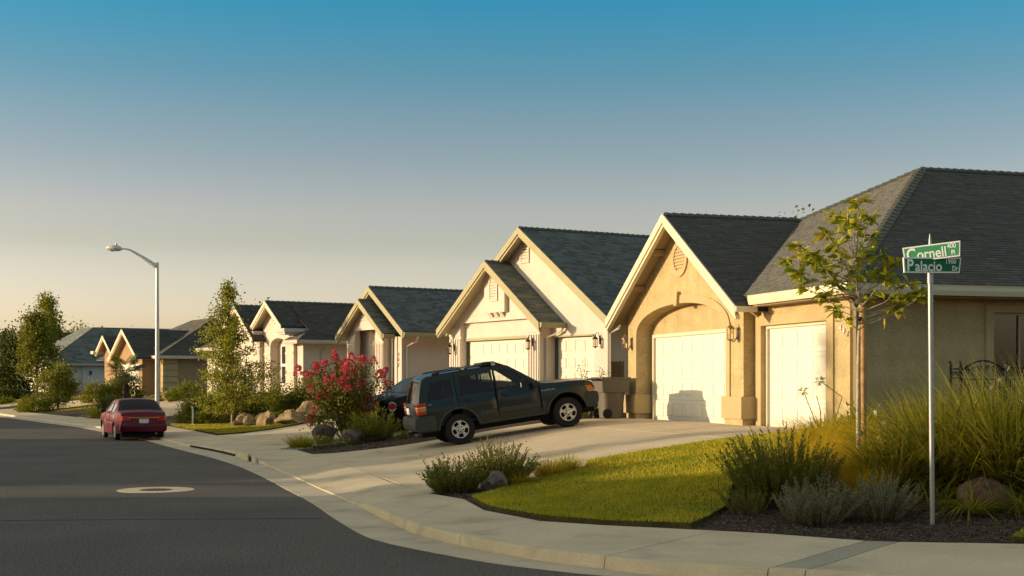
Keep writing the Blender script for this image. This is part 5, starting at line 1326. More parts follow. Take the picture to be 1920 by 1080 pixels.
def blades(name, B, D, ln, wd, mat, parent, droop=.6, segs=4, kind=None, spread=.4):
    """long grass blades rooted at B leaving along D and bending over"""
    n = len(B); B = np.asarray(B, float); D = unit(np.asarray(D, float)); L_ = RNG.uniform(.55, 1.15, n)*ln; dr = RNG.uniform(.3, 1.3, n)*droop
    H = D.copy(); H[:, 2] = 0; H = unit(H+1e-6*rdirs(n)); side = np.cross(H, np.array([0, 0, 1.0])); side = unit(side+.5*rdirs(n)*spread); w = RNG.uniform(.6, 1.2, n)*wd
    k = segs+1; V = np.empty((n, 2*segs+1, 3))
    for j in range(k):
        u = j/segs; P = B+D*(L_*u)[:, None]+H*(dr*L_*u*u*.5)[:, None]-np.array([0, 0, 1.0])*(dr*L_*u*u*.55)[:, None]
        if j < segs:
            ww = (w*(1-.75*u))[:, None]; V[:, 2*j] = P-side*ww; V[:, 2*j+1] = P+side*ww
        else: V[:, 2*segs] = P
    m = 2*segs+1; base = (np.arange(n)*m)[:, None]; F = []
    for j in range(segs-1): F += [base+np.array([[2*j, 2*j+1, 2*j+3]]), base+np.array([[2*j, 2*j+3, 2*j+2]])]
    F.append(base+np.array([[2*segs-2, 2*segs-1, 2*segs]]))
    o = np_mesh(name, V.reshape(-1, 3), np.concatenate(F), M[mat], parent)
    if kind: o['kind'] = kind
    return o
def tg(x, y, dz=0): return terr(x, y)+dz
def disc(n, r):
    a = RNG.uniform(0, 2*np.pi, n); q = np.sqrt(RNG.uniform(0, 1, n))*r; return np.column_stack([q*np.cos(a), q*np.sin(a), np.zeros(n)])
def tussock(x, y, r, hgt, n, mat, label, group=None, wd=.006, droop=.7, lean=.55, name='grass_tussock', cat='grass tussock', dz=0.0):
    root = empty(name, (x, y, tg(x, y, dz))); tag(root, label, cat, group)
    B = disc(n, r*.45); O = B.copy(); O[:, :2] /= r*.45
    D = np.column_stack([O[:, :2]*lean+RNG.normal(0, .16, (n, 2)), np.ones(n)])
    blades('blades', B, D, hgt*1.15, wd, mat, root, droop); return root
def boulder(x, y, sx, sy, sz, mat, label, seed, rz=0.0, sink=.15, group=None, dz=0, sub=4, name='boulder', flat=.0):
    bm = bmesh.new(); bmesh.ops.create_icosphere(bm, subdivisions=sub, radius=1)
    o_ = Vector((seed*7.3, seed*3.1, seed*5.7))
    pl = [(Vector((math.sin(seed*3+i*2.4)*math.cos(i*1.3+seed), math.cos(seed*3+i*2.4), math.sin(i*2.1+seed)*.8)).normalized(), .56+.18*math.sin(seed+i*1.9)) for i in range(9)]
    for v in bm.verts:
        p = v.co.copy()
        for n_, d_ in pl:
            e = p.dot(n_)-d_
            if e > 0: p -= n_*e*.95
        q = p.normalized(); k = 1+.12*mnoise.noise(q*1.6+o_)+.08*mnoise.noise(q*4+o_)+.05*mnoise.noise(q*9+o_)
        v.co = Vector((p.x*sx*k, p.y*sy*k, p.z*sz*k))
    me = bpy.data.meshes.new(name); bm.to_mesh(me); bm.free(); me.materials.append(M[mat]); smooth_mesh(me, 24)
    o = link(name, me, None, (x, y, tg(x, y, dz)+sz*(1-2*sink)*.62)); o.rotation_euler = (0, 0, rz); tag(o, label, 'boulder', group); return o
def bush(x, y, rx, ry, rz_, n, leaf, wd, mat, label, name='shrub', cat='shrub', group=None, clumps=40, up=.3, base=.0, stem='bark', dz=0, loose=.28, shell=.72):
    if base == 0: n = int(n*1.9); leaf *= 1.1; wd *= 1.15
    root = empty(name, (x, y, tg(x, y, dz))); tag(root, label, cat, group)
    cc = rdirs(clumps); rad = RNG.uniform(shell, 1.0, clumps)[:, None]; cc = cc*rad; cc[:, 2] = np.abs(cc[:, 2])*.9+.08*RNG.normal(size=clumps)
    pick = RNG.integers(0, clumps, n); P = cc[pick]+RNG.normal(0, loose, (n, 3))*RNG.uniform(.3, 1, (n, 1)); P[:, 2] = np.abs(P[:, 2])
    U = unit(P)+.7*rdirs(n)+np.array([0, 0, up]); C = P*np.array([rx, ry, rz_])+np.array([0, 0, base])
    leaf_cloud('foliage', C, U, leaf, wd, mat, root)
    b = MB()
    for k in range(min(clumps, 16)):
        q = cc[k]*np.array([rx, ry, rz_])*.85; b.tube([(0, 0, -.05), tuple(q*.45+np.array([0, 0, base*.6])), tuple(q+np.array([0, 0, base]))], [max(.012, rx*.02), max(.009, rx*.012), .004], 5)
    if base > .2: b.tube([(0, 0, -.1), (0, 0, base+rz_*.3)], [max(.02, rx*.05), rx*.03], 7)
    b.build('stems', M[stem], root); return root

# --- young staked tree with big leaves in whorls
TX, TY = 5.12, 20.1
yt = empty('young_tree', (TX, TY, tg(TX, TY))); tag(yt, 'young staked magnolia-like tree with glossy olive leaves beside the sign', 'tree')
zt0 = tg(TX, TY)
fork = (-.015, 0, 2.62-zt0)
b = MB(); b.tube([(-.02, 0, -.1), (-.025, 0, .8), (-.02, .01, 1.4), fork, (.02, 0, 3.05-zt0), (-.06, 0, 3.5-zt0), (-.05, 0, 4.0-zt0), (-.01, 0, 4.55-zt0)], [.034, .03, .028, .026, .018, .014, .010, .006], 10); b.build('trunk', M['bark_pale'], yt, smooth=60)
# branch tips: x along the picture plane, depth offset, height above the ground of the place (absolute)
TIPS = [(-.02,.0,4.66),(-.34,.15,4.48),(-.22,-.1,4.36),(-.06,.2,4.38),(.10,-.15,4.40),(-.48,.1,4.18),(-.40,-.2,3.98),(-.28,.2,3.92),(.20,.1,4.15),(.05,-.2,3.85),(-.90,.1,4.00),(-.78,-.15,3.86),(-1.08,.05,3.78),(-.66,.2,3.84),(-.55,-.1,3.66),(-.85,.25,3.46),(-.95,-.1,3.60),(-.55,.1,3.28),(-.42,-.2,3.05),(-.30,.3,3.45),(.38,.1,3.86),(.55,-.15,3.74),(.48,.2,3.52),(.30,-.2,3.50),(.75,.15,3.28),(.88,-.1,3.22),(.62,.2,3.12),(.68,-.2,3.42),(.18,.25,3.22),(.95,.1,3.36),(-.15,-.25,3.62),(.33,.0,3.66)]
b = MB(); rnd = random.Random(4); tipdirs = []
for x, d_, z in TIPS:
    e = Vector((x, d_, z-zt0)); s = max(.0, min(1, (z-2.9)/1.9)); st = Vector((0, 0, 2.62-zt0+s*1.35)) + Vector((-.04*s, 0, 0))
    md = st.lerp(e, .5)+Vector((0, 0, -.10*abs(x))); b.tube([st, md, e], [.010, .007, .004], 5); tipdirs.append((e, (e-md).normalized()))
cr = b.build('crown', M['bark_pale'], yt, smooth=60)
lv = []
for k in range(4):
    L0, W0 = .205, .050; vs = []; n = 6
    for i in range(n+1):
        u = i/n; w = W0*math.sin(math.pi*min(1, u*.9+.05))**.8*(.6+.7*u) if 0 < i < n else .002
        z = -.10*u*u*L0*(2+k*1.3); vs += [(u*L0, -w, z+.012), (u*L0, 0, z), (u*L0, w, z+.012)]
    fs = []
    for i in range(n): fs += [(3*i, 3*i+1, 3*i+4, 3*i+3), (3*i+1, 3*i+2, 3*i+5, 3*i+4)]
    mb = MB(); mb.add(vs, fs); me = bpy.data.meshes.new('leaf'); me.from_pydata(mb.v, [], mb.f); me.polygons.foreach_set('use_smooth', [True]*len(me.polygons)); lv.append(me)
lmats = [im('glossy leaf %d' % i, [c, tuple(q*1.15 for q in c)], .4, .5) for i, c in enumerate([(.24,.26,.02),(.36,.31,.035),(.18,.22,.018),(.42,.33,.05)])]
for me, mt in zip(lv, lmats): me.materials.append(mt)
cnt = 0
for e, d_ in tipdirs:
    for k in range(9):
        o = link('leaf', lv[rnd.randrange(4)], cr); az = k*2.4+rnd.random(); el_ = rnd.uniform(-.75, .55); s = rnd.uniform(.7, 1.15)
        q = Vector((math.cos(az)*math.cos(el_), math.sin(az)*math.cos(el_), math.sin(el_))); q = (q+d_*.35).normalized()
        o.matrix_local = Matrix.Translation(e-d_*rnd.uniform(0, .09)) @ q.to_track_quat('X', 'Z').to_matrix().to_4x4() @ Matrix.Rotation(rnd.uniform(-.7, .7), 4, 'X') @ Matrix.Scale(s, 4)
C, U = [], []
for e, d_ in tipdirs:
    for k in range(13):
        q = Vector((rnd.gauss(0, 1), rnd.gauss(0, 1), rnd.gauss(-.15, .8))).normalized(); C.append(tuple(e-d_*rnd.uniform(-.03, .30)+q*.02)); U.append(tuple(q+d_*.3))
leaf_cloud('leaves', np.array(C), np.array(U), .17, .036, 'leaf_magnolia', cr, .2, 'stuff')
st_ = MB(); st_.tube([(.055, -.02, -.1), (.045, -.02, 3.07-zt0)], .042, 12); st_.build('stake', M['wood'], yt, smooth=60)
b = MB(); b.tube([(.0, 0, .52), (.03, -.02, .53)], .055, 10); b.build('tie', pm('green tie', (.02, .13, .07), .6), yt)
b = MB(); b.tube([(-.02, 0, 2.2), (.04, -.03, 2.22)], .035, 8); b.build('tie', M['blackplastic'], yt)

# --- big clump of tall flowering grass on the right, in several plants
def tallgrass(x, y, r, hgt, n, label, fl):
    root = empty('tall_grass', (x, y, tg(x, y))); tag(root, label, 'tall grass', 'tall white-flowered grasses behind the sign')
    B = disc(n, r*.5); O = B.copy(); O[:, :2] /= r*.5; ln = RNG.uniform(.5, 1.0, n)
    D = np.column_stack([O[:, :2]*.55+RNG.normal(0, .13, (n, 2)), np.ones(n)*RNG.uniform(.7, 1.2, n)]); D[:, :2] += RNG.normal(0, .10, (n, 2))
    blades('blades', B, D, hgt*1.15, .0125, 'tall_grass', root, .75, 5)
    n2 = n//2; B2 = disc(n2, r*.6); a = RNG.uniform(0, 6.28, n2); D2 = np.column_stack([np.cos(a)*1.0, np.sin(a)*1.0, np.ones(n2)*.8]); blades('low_blades', B2, D2, hgt*.75, .011, 'tall_grass', root, 1.6, 5)
    n3 = n//7; B3 = disc(n3, r*.9)+np.array([0, 0, .3]); a = RNG.uniform(0, 6.28, n3); D3 = np.column_stack([np.cos(a), np.sin(a), np.ones(n3)*.9]); B3[:, 2] += RNG.uniform(0, hgt*.4, n3); blades('dry_blades', B3, D3, hgt*.38, .008, 'tussock_dry', root, 1.9, 5)
    me = None
    for k in range(fl):
        a = random.uniform(0, 6.28); q = r*random.uniform(.35, .95); z = hgt*random.uniform(.25, .98)
        if me is None:
            m = MB()
            for i in range(6):
                t = i*math.pi/3; m.add([(0, 0, 0), (.022*math.cos(t-.4), .022*math.sin(t-.4), .012), (.042*math.cos(t), .042*math.sin(t), .006), (.022*math.cos(t+.4), .022*math.sin(t+.4), .012)], [(0, 1, 2, 3)])
            o = m.build('flower', M['whiteflower'], root); me = o.data
        else: o = link('flower', me, root)
        o.location = (q*math.cos(a), q*math.sin(a)-.15*r, z); o.rotation_euler = (random.uniform(.5, 1.6), random.uniform(-.4, .4), random.uniform(0, 6)); s = random.uniform(.7, 1.15); o.scale = (s, s, s)
tallgrass(5.95, 18.9, 1.0, 1.38, 1800, 'tall grass clump with white flowers directly right of the sign post', 9)
tallgrass(6.75, 18.6, 1.05, 1.72, 2000, 'tallest flowering grass clump behind the reddish boulder', 8)
tallgrass(7.6, 19.3, 1.05, 1.7, 1500, 'tall grass clump at the right edge of the picture', 6)
tallgrass(5.25, 18.7, .6, .95, 600, 'lower grass clump with white flowers just left of the sign post', 6)
boulder(6.12, 17.55, .40, .32, .25, 'rock_red', 'reddish boulder under the tall grass right of the sign', 3, .3, .12)
tussock(5.75, 17.15, .5, .5, 260, 'tall_grass', 'arching grass blades hanging before the reddish boulder', None, .010, 1.5, 1.0, 'grass_tussock', 'grass tussock')
tussock(6.45, 17.15, .4, .42, 150, 'tall_grass', 'few grass blades drooping over the right end of the reddish boulder', None, .010, 1.5, 1.0)
# --- fine golden grass
for i, (x, y, r, hh, n, lb) in enumerate([(4.45,20.2,.75,.74,1700,'golden feather grass left of the tree stake'),(5.05,19.4,.7,.66,1600,'golden feather grass at the foot of the tree stake'),(5.62,20.3,.75,.76,1600,'golden feather grass right of the tree stake'),
        (4.8,21.6,.8,.78,1400,'golden feather grass nearest the single garage door'),(4.0,19.4,.6,.66,1200,'golden feather grass behind the rosemary'),(4.75,18.4,.6,.62,1200,'golden feather grass between the lavender and the tree stake'),(5.3,21.3,.7,.8,1300,'golden feather grass against the strap leaved plant')]):
    tussock(x, y, r, hh, n, 'feather_grass', lb, 'fine golden grasses round the young tree', .0032, .85, .5, 'feather_grass', 'feather grass')
# --- rosemary: upright shoots set with needles
def spiky(x, y, r, hgt, stems, needles, mat, label, name, cat, ln, wd, leanx=0.0, seed=1, group=None, stemmat='bark', sp=.85):
    rr = np.random.default_rng(seed); root = empty(name, (x, y, tg(x, y))); tag(root, label, cat, group); C, U = [], []; b = MB()
    for k in range(stems):
        a = rr.uniform(0, 6.28); q = math.sqrt(rr.uniform(0, 1)); p0 = Vector((q*r*.45*math.cos(a), q*r*.45*math.sin(a), 0)); h_ = hgt*rr.uniform(.55, 1.08)*(1-.35*q)
        d = Vector((q*sp*math.cos(a)+leanx+rr.normal(0, .12), q*sp*math.sin(a)+rr.normal(0, .12), 1)).normalized(); bend = Vector((rr.normal(0, .12), rr.normal(0, .12), .12))
        pts = [p0+d*h_*u+bend*h_*u*u for u in (0, .33, .66, 1)]; b.tube(pts, [.007, .006, .004, .002], 4, cap=False)
        for j in range(needles):
            u = rr.uniform(.12, 1.0); i = min(2, int(u*3)); f = u*3-i; p = pts[i].lerp(pts[i+1], f); ax = (pts[i+1]-pts[i]).normalized()
            rd = Vector(rr.normal(size=3)); rd -= ax*rd.dot(ax); rd.normalize(); C.append(p); U.append(rd*.8+ax*(.75 if u < .93 else 2))
    b.build('stems', M[stemmat], root); leaf_cloud('needles', np.array(C), np.array(U), ln, wd, mat, root, .1); return root
spiky(3.62, 18.35, 1.0, 1.02, 250, 130, 'rosemary', 'dark green rosemary bush with upright spiky shoots at the end of the lawn', 'rosemary_bush', 'bush', .05, .0058, -.16, 2)
spiky(3.05, 17.75, .45, .42, 45, 90, 'rosemary', 'low rosemary shoots creeping over the bark at the lawn edge', 'rosemary_bush', 'bush', .03, .004, -.1, 9)
spiky(3.75, 16.85, .66, .60, 170, 80, 'lavender', 'grey green lavender bush nearest the pavement, left of the sign', 'lavender_bush', 'bush', .035, .0042, -.05, 3)
spiky(4.55, 16.9, .58, .58, 160, 80, 'lavender', 'grey green lavender bush against the foot of the sign post', 'lavender_bush', 'bush', .035, .0042, .05, 4)
# --- strap-leaved plant with seed heads by the single garage
ag = empty('agapanthus', (5.78, 25.2, tg(5.78, 25.2))); tag(ag, 'strap leaved plant with two dry seed heads before the single garage', 'plant')
B = disc(170, .35); D = np.column_stack([B[:, :2]*2.6+RNG.normal(0, .25, (170, 2)), np.ones(170)*.9]); blades('leaves', B, D, .62, .022, 'leaf_green', ag, .75, 4)
b = MB(); heads = [((-.1, -.1, 0), (-.35, -.1, .62), (-.42, -.1, .82)), ((.1, 0, 0), (.3, -.05, .7), (-.12, -.1, 1.0)), ((-.05, 0, 0), (-.1, 0, .5), (-.16, 0, .72))]
for hh in heads: b.tube(hh, .009, 5)
b.build('stalks', M['leaf_green'], ag)
for hh in heads[:2]: d_ = rdirs(46); leaf_cloud('seed_head', np.array(hh[2])+d_*.03, d_, .09, .008, 'leaf_yellow', ag)
# more planting between that and the wall
bush(6.45, 24.6, .55, .5, .5, 1500, .07, .014, 'leaf_mid', 'leafy shrub at the corner of the tan house behind the golden grass', clumps=30)
tussock(6.9, 22.6, .9, .85, 1100, 'tussock', 'green grass clump against the shaded side wall', None, .008, .7)
# --- bed at the tip of the lawn
def gaura(x, y, r, hgt, n, label, seed):
    root = spiky(x, y, r, hgt, n, 46, 'gaura', label, 'flowering_shrub', 'shrub', .045, .011, 0, seed, None, 'bark', 1.05)
    C = disc(140, r*.85)+np.column_stack([np.zeros(140), np.zeros(140), RNG.uniform(.55, 1.05, 140)*hgt]); leaf_cloud('flowers', C, rdirs(140)+np.array([0, 0, .6]), .028, .011, 'pinkflower', root, kind='stuff')
gaura(-.95, 22.1, .62, .58, 210, 'purplish flowering shrub at the pavement end of the lawn bed', 21)
gaura(-.20, 22.85, .68, .76, 230, 'taller pink flowering shrub behind the pale boulder', 22)
boulder(-.28, 21.95, .24, .22, .23, 'rock_grey', 'pale boulder in the bed at the tip of the lawn', 5, .4, .1)
tussock(.10, 22.55, .42, .36, 620, 'tussock_dry', 'straw coloured grass tussock right of the pale boulder', 'grass tussocks in the lawn bed', .0045, .9, .8)
tussock(.62, 23.3, .48, .46, 700, 'tussock_dry', 'larger dry grass tussock at the lawn edge', 'grass tussocks in the lawn bed', .0045, .8, .7); tussock(.98, 23.7, .36, .40, 480, 'tussock', 'darker green grass tussock at the top of the lawn bed', 'grass tussocks in the lawn bed', .005, .8, .7)
# --- bed between the two drives
tussock(-5.72, 36.95, .55, .52, 800, 'tussock', 'bright yellow green grass tussock at the tip of the bed between the drives', None, .006, .8, .65)
boulder(-5.32, 38.6, .40, .34, .40, 'rock_dark', 'dark leaning boulder left of the pink flowering shrub', 8, .2, .12); boulder(-4.38, 37.6, .36, .30, .34, 'rock_grey', 'grey angular boulder between the pink shrub and the spiky shrub', 12, 1.1, .10)
root = empty('yellow_flowers', (-4.95, 37.5, tg(-4.95, 37.5))); tag(root, 'low green ground cover with yellow flowers before the dark boulder', 'flowers')
C = disc(700, .75)*np.array([1, .5, 1]); C[:, 2] = RNG.uniform(0, .2, 700); leaf_cloud('foliage', C, rdirs(700)+np.array([0, 0, .6]), .08, .012, 'leaf_mid', root)
C = disc(40, .7)*np.array([1, .5, 1]); C[:, 2] = RNG.uniform(.15, .28, 40); leaf_cloud('flowers', C, rdirs(40)+np.array([0, 0, .8]), .07, .03, 'yellowflower', root, kind='stuff')
bush(-2.88, 37.35, .22, .18, .18, 260, .05, .012, 'leaf_yellow', 'small yellow green plant beside the rear bumper of the green vehicle', clumps=14)
root = spiky(-3.80, 38.0, .72, .95, 90, 60, 'mugo', 'round spiky dwarf pine beside the pink flowering shrub', 'dwarf_pine', 'shrub', .13, .007, 0, 31, None, 'bark', 1.25)
V, F = [], []
for k in range(70):
    a, q = random.uniform(0, 6.28), random.uniform(0, 1)**.5*.42; c = Vector((-5.78+q*math.cos(a), 36.72+q*.5*math.sin(a), 0)); c.z = tg(c.x, c.y)+.01; s = random.uniform(.02, .05); i0 = len(V)
    for z, rr_ in ((-.3, .8), (.3, 1), (.75, .55)):
        for j in range(6): t = j*math.pi/3; V.append((c.x+s*rr_*math.cos(t)*1.3, c.y+s*rr_*math.sin(t), c.z+s*z))
    for l_ in range(2):
        for j in range(6): F.append((i0+l_*6+j, i0+l_*6+(j+1) % 6, i0+l_*6+6+(j+1) % 6, i0+l_*6+6+j))
    F += [(i0+12, i0+13, i0+14, i0+15), (i0+12, i0+15, i0+16, i0+17)]
o = np_mesh('pebbles', V, F, M['pebble']); o['kind'] = 'stuff'
# pink crape myrtle
cm = empty('crape_myrtle', (-4.80, 39.4, tg(-4.80, 39.4))); tag(cm, 'crape myrtle covered in pink red blossom at the tip of the bed', 'flowering tree')
rr = random.Random(8); b = MB(); tips = []
for k in range(44):
    a = rr.uniform(0, 6.28); s = rr.uniform(.15, 1); e = Vector((1.58*s*math.cos(a), 1.2*s*math.sin(a), rr.uniform(.5, 1.0)*(2.42-.45*s*s)))
    if math.cos(a) > .3 and e.z < 1.4: e.z += .6; e.x *= .8
    if k < 8: e.z = rr.uniform(.45, 1.0); e.x *= .95
    m_ = Vector((e.x*.35, e.y*.35, e.z*.55)); b.tube([(rr.uniform(-.08, .08), rr.uniform(-.08, .08), -.05), m_, e], [.022, .014, .006], 5); tips.append((m_, e))
b.build('stems', M['bark'], cm)
C, U = [], []
for m_, e in tips:
    for j in range(120):
        u = rr.uniform(.15, 1)**.8; p = m_.lerp(e, u)+Vector((rr.gauss(0, .13), rr.gauss(0, .13), rr.gauss(0, .11))); p.z = max(p.z, .12); C.append(p); U.append(Vector((rr.gauss(0, 1), rr.gauss(0, 1), rr.gauss(.3, 1))))
for j in range(2600):
    a = rr.uniform(0, 6.28); s = rr.uniform(0, 1)**.5; C.append((.85*s*math.cos(a), .8*s*math.sin(a), rr.uniform(.25, 1.5))); U.append((rr.gauss(0, 1), rr.gauss(0, 1), rr.gauss(.2, 1)))
leaf_cloud('foliage', np.array([tuple(c) for c in C]), np.array([tuple(u) for u in U]), .085, .026, 'leaf_myrtle', cm)
pan = []
for k in range(4):
    n = 120; u = RNG.uniform(0, 1, n); a = RNG.uniform(0, 6.28, n); rad = .105*np.sqrt(1-u*.9)*RNG.uniform(.5, 1, n); P = np.column_stack([rad*np.cos(a), rad*np.sin(a), u*.24-.05])
    o = leaf_cloud('blossom', P, P*np.array([3, 3, 1])+.05*rdirs(n)+np.array([0, 0, .05]), .05, .026, 'myrtle_bloom', cm, .3); pan.append(o.data); bpy.data.objects.remove(o)
for k, (m_, e) in enumerate(tips):
    for j in range(2 if k % 3 == 0 else 1):
        o = link('blossom', pan[rr.randrange(4)], cm); o.location = e+Vector((rr.gauss(0, .10), rr.gauss(0, .10), rr.gauss(.02, .06))); o.rotation_euler = (rr.gauss(0, .5), rr.gauss(0, .5), rr.uniform(0, 6)); s = rr.uniform(.75, 1.25); o.scale = (s, s, s)
# sapling before the cream house
bush(1.95, 38.6, .26, .24, .75, 230, .055, .02, 'leaf_yellow', 'thin sapling before the right garage door of the cream house', 'sapling', 'sapling', None, 16, .6, .7, loose=.34, shell=.3)
bush(2.15, 37.3, .6, .35, .42, 900, .06, .016, 'leaf_mid', 'low green shrubs behind the bonnet of the green vehicle', clumps=20); bush(2.55, 37.6, .18, .18, .9, 130, .05, .02, 'leaf_yellow', 'slender seedling rising behind the bin', 'sapling', 'sapling', None, 10, .6, .75, loose=.3, shell=.3)
boulder(-.2, 38.6, .28, .2, .12, 'rock_tan', 'small pale stone under the green vehicle, left', 41, .2); boulder(.9, 39.2, .22, .2, .12, 'rock_tan', 'small pale stone under the green vehicle, right', 42, .9)
# --- rock pile and planting before the arched-window house
for i, (x, y, a, b_, c, mt, lb) in enumerate([(-10.15,52.2,.42,.4,.36,'rock_tan','brown boulder at the left end of the rock pile'),(-9.85,51.3,.36,.34,.30,'rock_tan','rounded boulder low at the left of the rock pile'),(-9.05,50.3,.50,.42,.42,'rock_tan','big upright orange boulder in the rock pile'),
        (-7.95,49.3,.72,.5,.36,'rock_tan','long reclining boulder in the rock pile'),(-7.2,49.6,.42,.4,.32,'rock_tan','boulder at the right end of the rock pile'),(-9.3,51.6,.42,.38,.34,'rock_tan','boulder wedged behind the upright orange one'),(-8.3,51.0,.45,.4,.42,'rock_tan','boulder at the top of the rock pile'),(-7.6,51.6,.7,.5,.46,'rock_tan','broad boulder behind the reclining one'),(-10.5,51.9,.26,.25,.22,'rock_tan','smallest boulder beside the lawn at the rock pile')]):
    boulder(x, y, a, b_, c, mt, lb, 50+i, i*.9, .15, 'rock pile on the lawn')
tussock(-9.6, 52.4, .5, .42, 420, 'feather_grass', 'straw coloured grass tuft above the rock pile', None, .007); bush(-8.9, 52.0, .35, .3, .35, 420, .07, .02, 'leaf_yellow', 'yellow green plant growing among the boulders', clumps=14)
bt = empty('birch_tree', (-11.0, 53.6, tg(-11.0, 53.6))); tag(bt, 'slender birch with a sparse pointed crown before the peach house', 'tree')
rr = random.Random(3); b = MB(); H_ = 5.6
tr = [(0, 0, -.1), (.05, 0, 1.2), (-.06, 0, 2.6), (-.12, 0, 3.9), (-.2, 0, H_-.15)]; b.tube(tr, [.05, .045, .034, .022, .006], 8); b.tube([(.25, .1, -.1), (.4, .1, 1.3), (.55, .2, 2.8)], [.035, .03, .008], 6); b.build('trunk', M['bark_pale'], bt, smooth=60)
C, U = [], []; b = MB()
for k in range(215):
    u = rr.uniform(.03, 1)**1.0; z = .28+u*(H_-.35); a = rr.uniform(0, 6.28); rmax = (2.1*(1-u)**.9*(.75+.25*math.sin(7*u+a)) + .10); ln = rmax*rr.choice((.55, .85, 1.05, 1.25))*rr.uniform(.85, 1.1)
    s = Vector((-.03*z, 0, z)); e = s+Vector((math.cos(a)*ln, math.sin(a)*ln, .12+.35*ln*rr.uniform(.1, 1))); b.tube([s, s.lerp(e, .5)+Vector((0, 0, .05)), e], [.012, .008, .003], 4)
    for j in range(int(16+50*ln)):
        t = rr.uniform(.2, 1.08); p = s.lerp(e, t)+Vector((rr.gauss(0, .09), rr.gauss(0, .09), rr.gauss(-.03, .10))); C.append(tuple(p)); U.append((rr.gauss(0, .8), rr.gauss(0, .8), rr.gauss(-.4, .7)))
cw = b.build('branches', M['bark'], bt); leaf_cloud('crown', np.array(C), np.array(U), .10, .034, 'leaf_birch', bt)
bush(-13.35, 58.2, .85, .8, 1.0, 3000, .07, .022, 'leaf_dark', 'dark round bush left of the green utility box', clumps=50); bush(-12.75, 56.8, .42, .4, .42, 700, .06, .018, 'leaf_mid', 'low bush in front of the dark round bush', clumps=20)
bush(-12.45, 57.6, .75, .7, .95, 2400, .07, .022, 'leaf_dark', 'dark bush between the utility box and the birch', clumps=40); bush(-11.2, 56.2, .9, .7, .95, 2200, .07, .022, 'leaf_dark', 'dense dark shrub under the birch', clumps=40)
bush(-10.3, 57.2, 1.1, .8, 1.0, 2200, .08, .024, 'leaf_mid', 'mid green shrub behind the rock pile left of the arched window', clumps=40); bush(-9.5, 55.6, .6, .6, 1.5, 900, .09, .022, 'leaf_yellow', 'tall thin yellow green shrub before the arched window', clumps=30, loose=.35, shell=.4)
bush(-8.4, 54.8, .8, .7, .85, 1900, .08, .024, 'leaf_dark', 'shrub at the foot of the arched window pier', clumps=36); bush(-8.35, 57.0, .95, .8, 1.25, 2600, .08, .018, 'leaf_mid', 'rounded green shrub left of the pink blossom', clumps=44); bush(-7.2, 54.2, .55, .5, .75, 1100, .08, .02, 'leaf_green', 'bright green shrub behind the pink blossom', clumps=26)
bush(-6.0, 50.2, .5, .4, .45, 800, .07, .02, 'leaf_yellow', 'yellow green shrub at the entry columns behind the pink blossom', clumps=22); bush(-5.2, 50.0, .35, .35, .4, 500, .06, .018, 'pinkflower', 'reddish low shrub behind the navy saloon', clumps=18)
tussock(-7.6, 52.6, .6, .5, 420, 'feather_grass', 'golden grass among the boulders right of the rock pile', None, .008)
# --- planting before the tan house and along the far kerb
def palm(x, y, th, label):
    root = empty('palm_tree', (x, y, tg(x, y))); tag(root, label, 'palm tree'); b = MB(); b.tube([(0, 0, -.1), (0, 0, th*.5), (.03, 0, th)], [.17, .16, .20], 12)
    for k in range(60): a, z = random.uniform(0, 6.28), random.uniform(.1, th); b.obox((.17*math.cos(a), .17*math.sin(a), z), (.03, 0, 0), (0, .03, 0), (0, 0, .05))
    b.build('trunk', M['bark_dark'], root)
    for k in range(32):
        a = k*2.4; el_ = [.95, .45, .05, -.35][k % 4]+random.uniform(-.15, .15); ax = Vector((math.cos(a)*math.cos(el_), math.sin(a)*math.cos(el_), math.sin(el_))); st = Vector((0, 0, th+.05)); ln = random.uniform(.6, .85); e = st+ax*ln; m_ = MB(); m_.tube([st, e], [.012, .008], 4)
        sd = ax.cross(Vector((0, 0, 1))).normalized(); up = sd.cross(ax)
        for j in range(17):
            t = (j-8)/8*1.75; d = (ax*math.cos(t)+sd*math.sin(t)).normalized(); L_ = .80*(.75+.25*math.cos(t)); w = (sd*math.cos(t)-ax*math.sin(t))*.034; tip = e+d*L_-Vector((0, 0, .16))*random.uniform(.5, 1.3); mid = e+d*L_*.6+up*.02
            m_.add([tuple(e), tuple(mid-w), tuple(tip), tuple(mid+w)], [(0, 1, 2, 3)])
        m_.build('frond', M['leaf_palm'], root)
palm(-23.4, 82.6, 1.75, 'small fan palm with a dark trunk before the tan house garage')
bush(-13.0, 63.6, .9, .9, 1.5, 1300, .10, .03, 'leaf_yellow', 'yellowish shrub beside the tan house wall, right of the street lamp', clumps=34, loose=.3, shell=.5); bush(-14.2, 62.6, .8, .8, 1.0, 1100, .09, .025, 'leaf_mid', 'olive shrub near the foot of the street lamp', clumps=26)
boulder(-19.2, 77.0, .75, .6, .55, 'rock_tan', 'tan boulder behind the street lamp by the tan house', 71, .3, .2); bush(-18.2, 76.5, 1.2, .8, .9, 1100, .12, .03, 'leaf_mid', 'low green planting around the boulder by the street lamp', clumps=30)
bush(-20.3, 69.4, .75, .7, .95, 1600, .10, .018, 'leaf_dark', 'dark feathery shrub left of the burgundy saloon', clumps=30); tussock(-20.9, 69.0, .7, .8, 420, 'tussock', 'green grass tuft left of the burgundy saloon', None, .012)
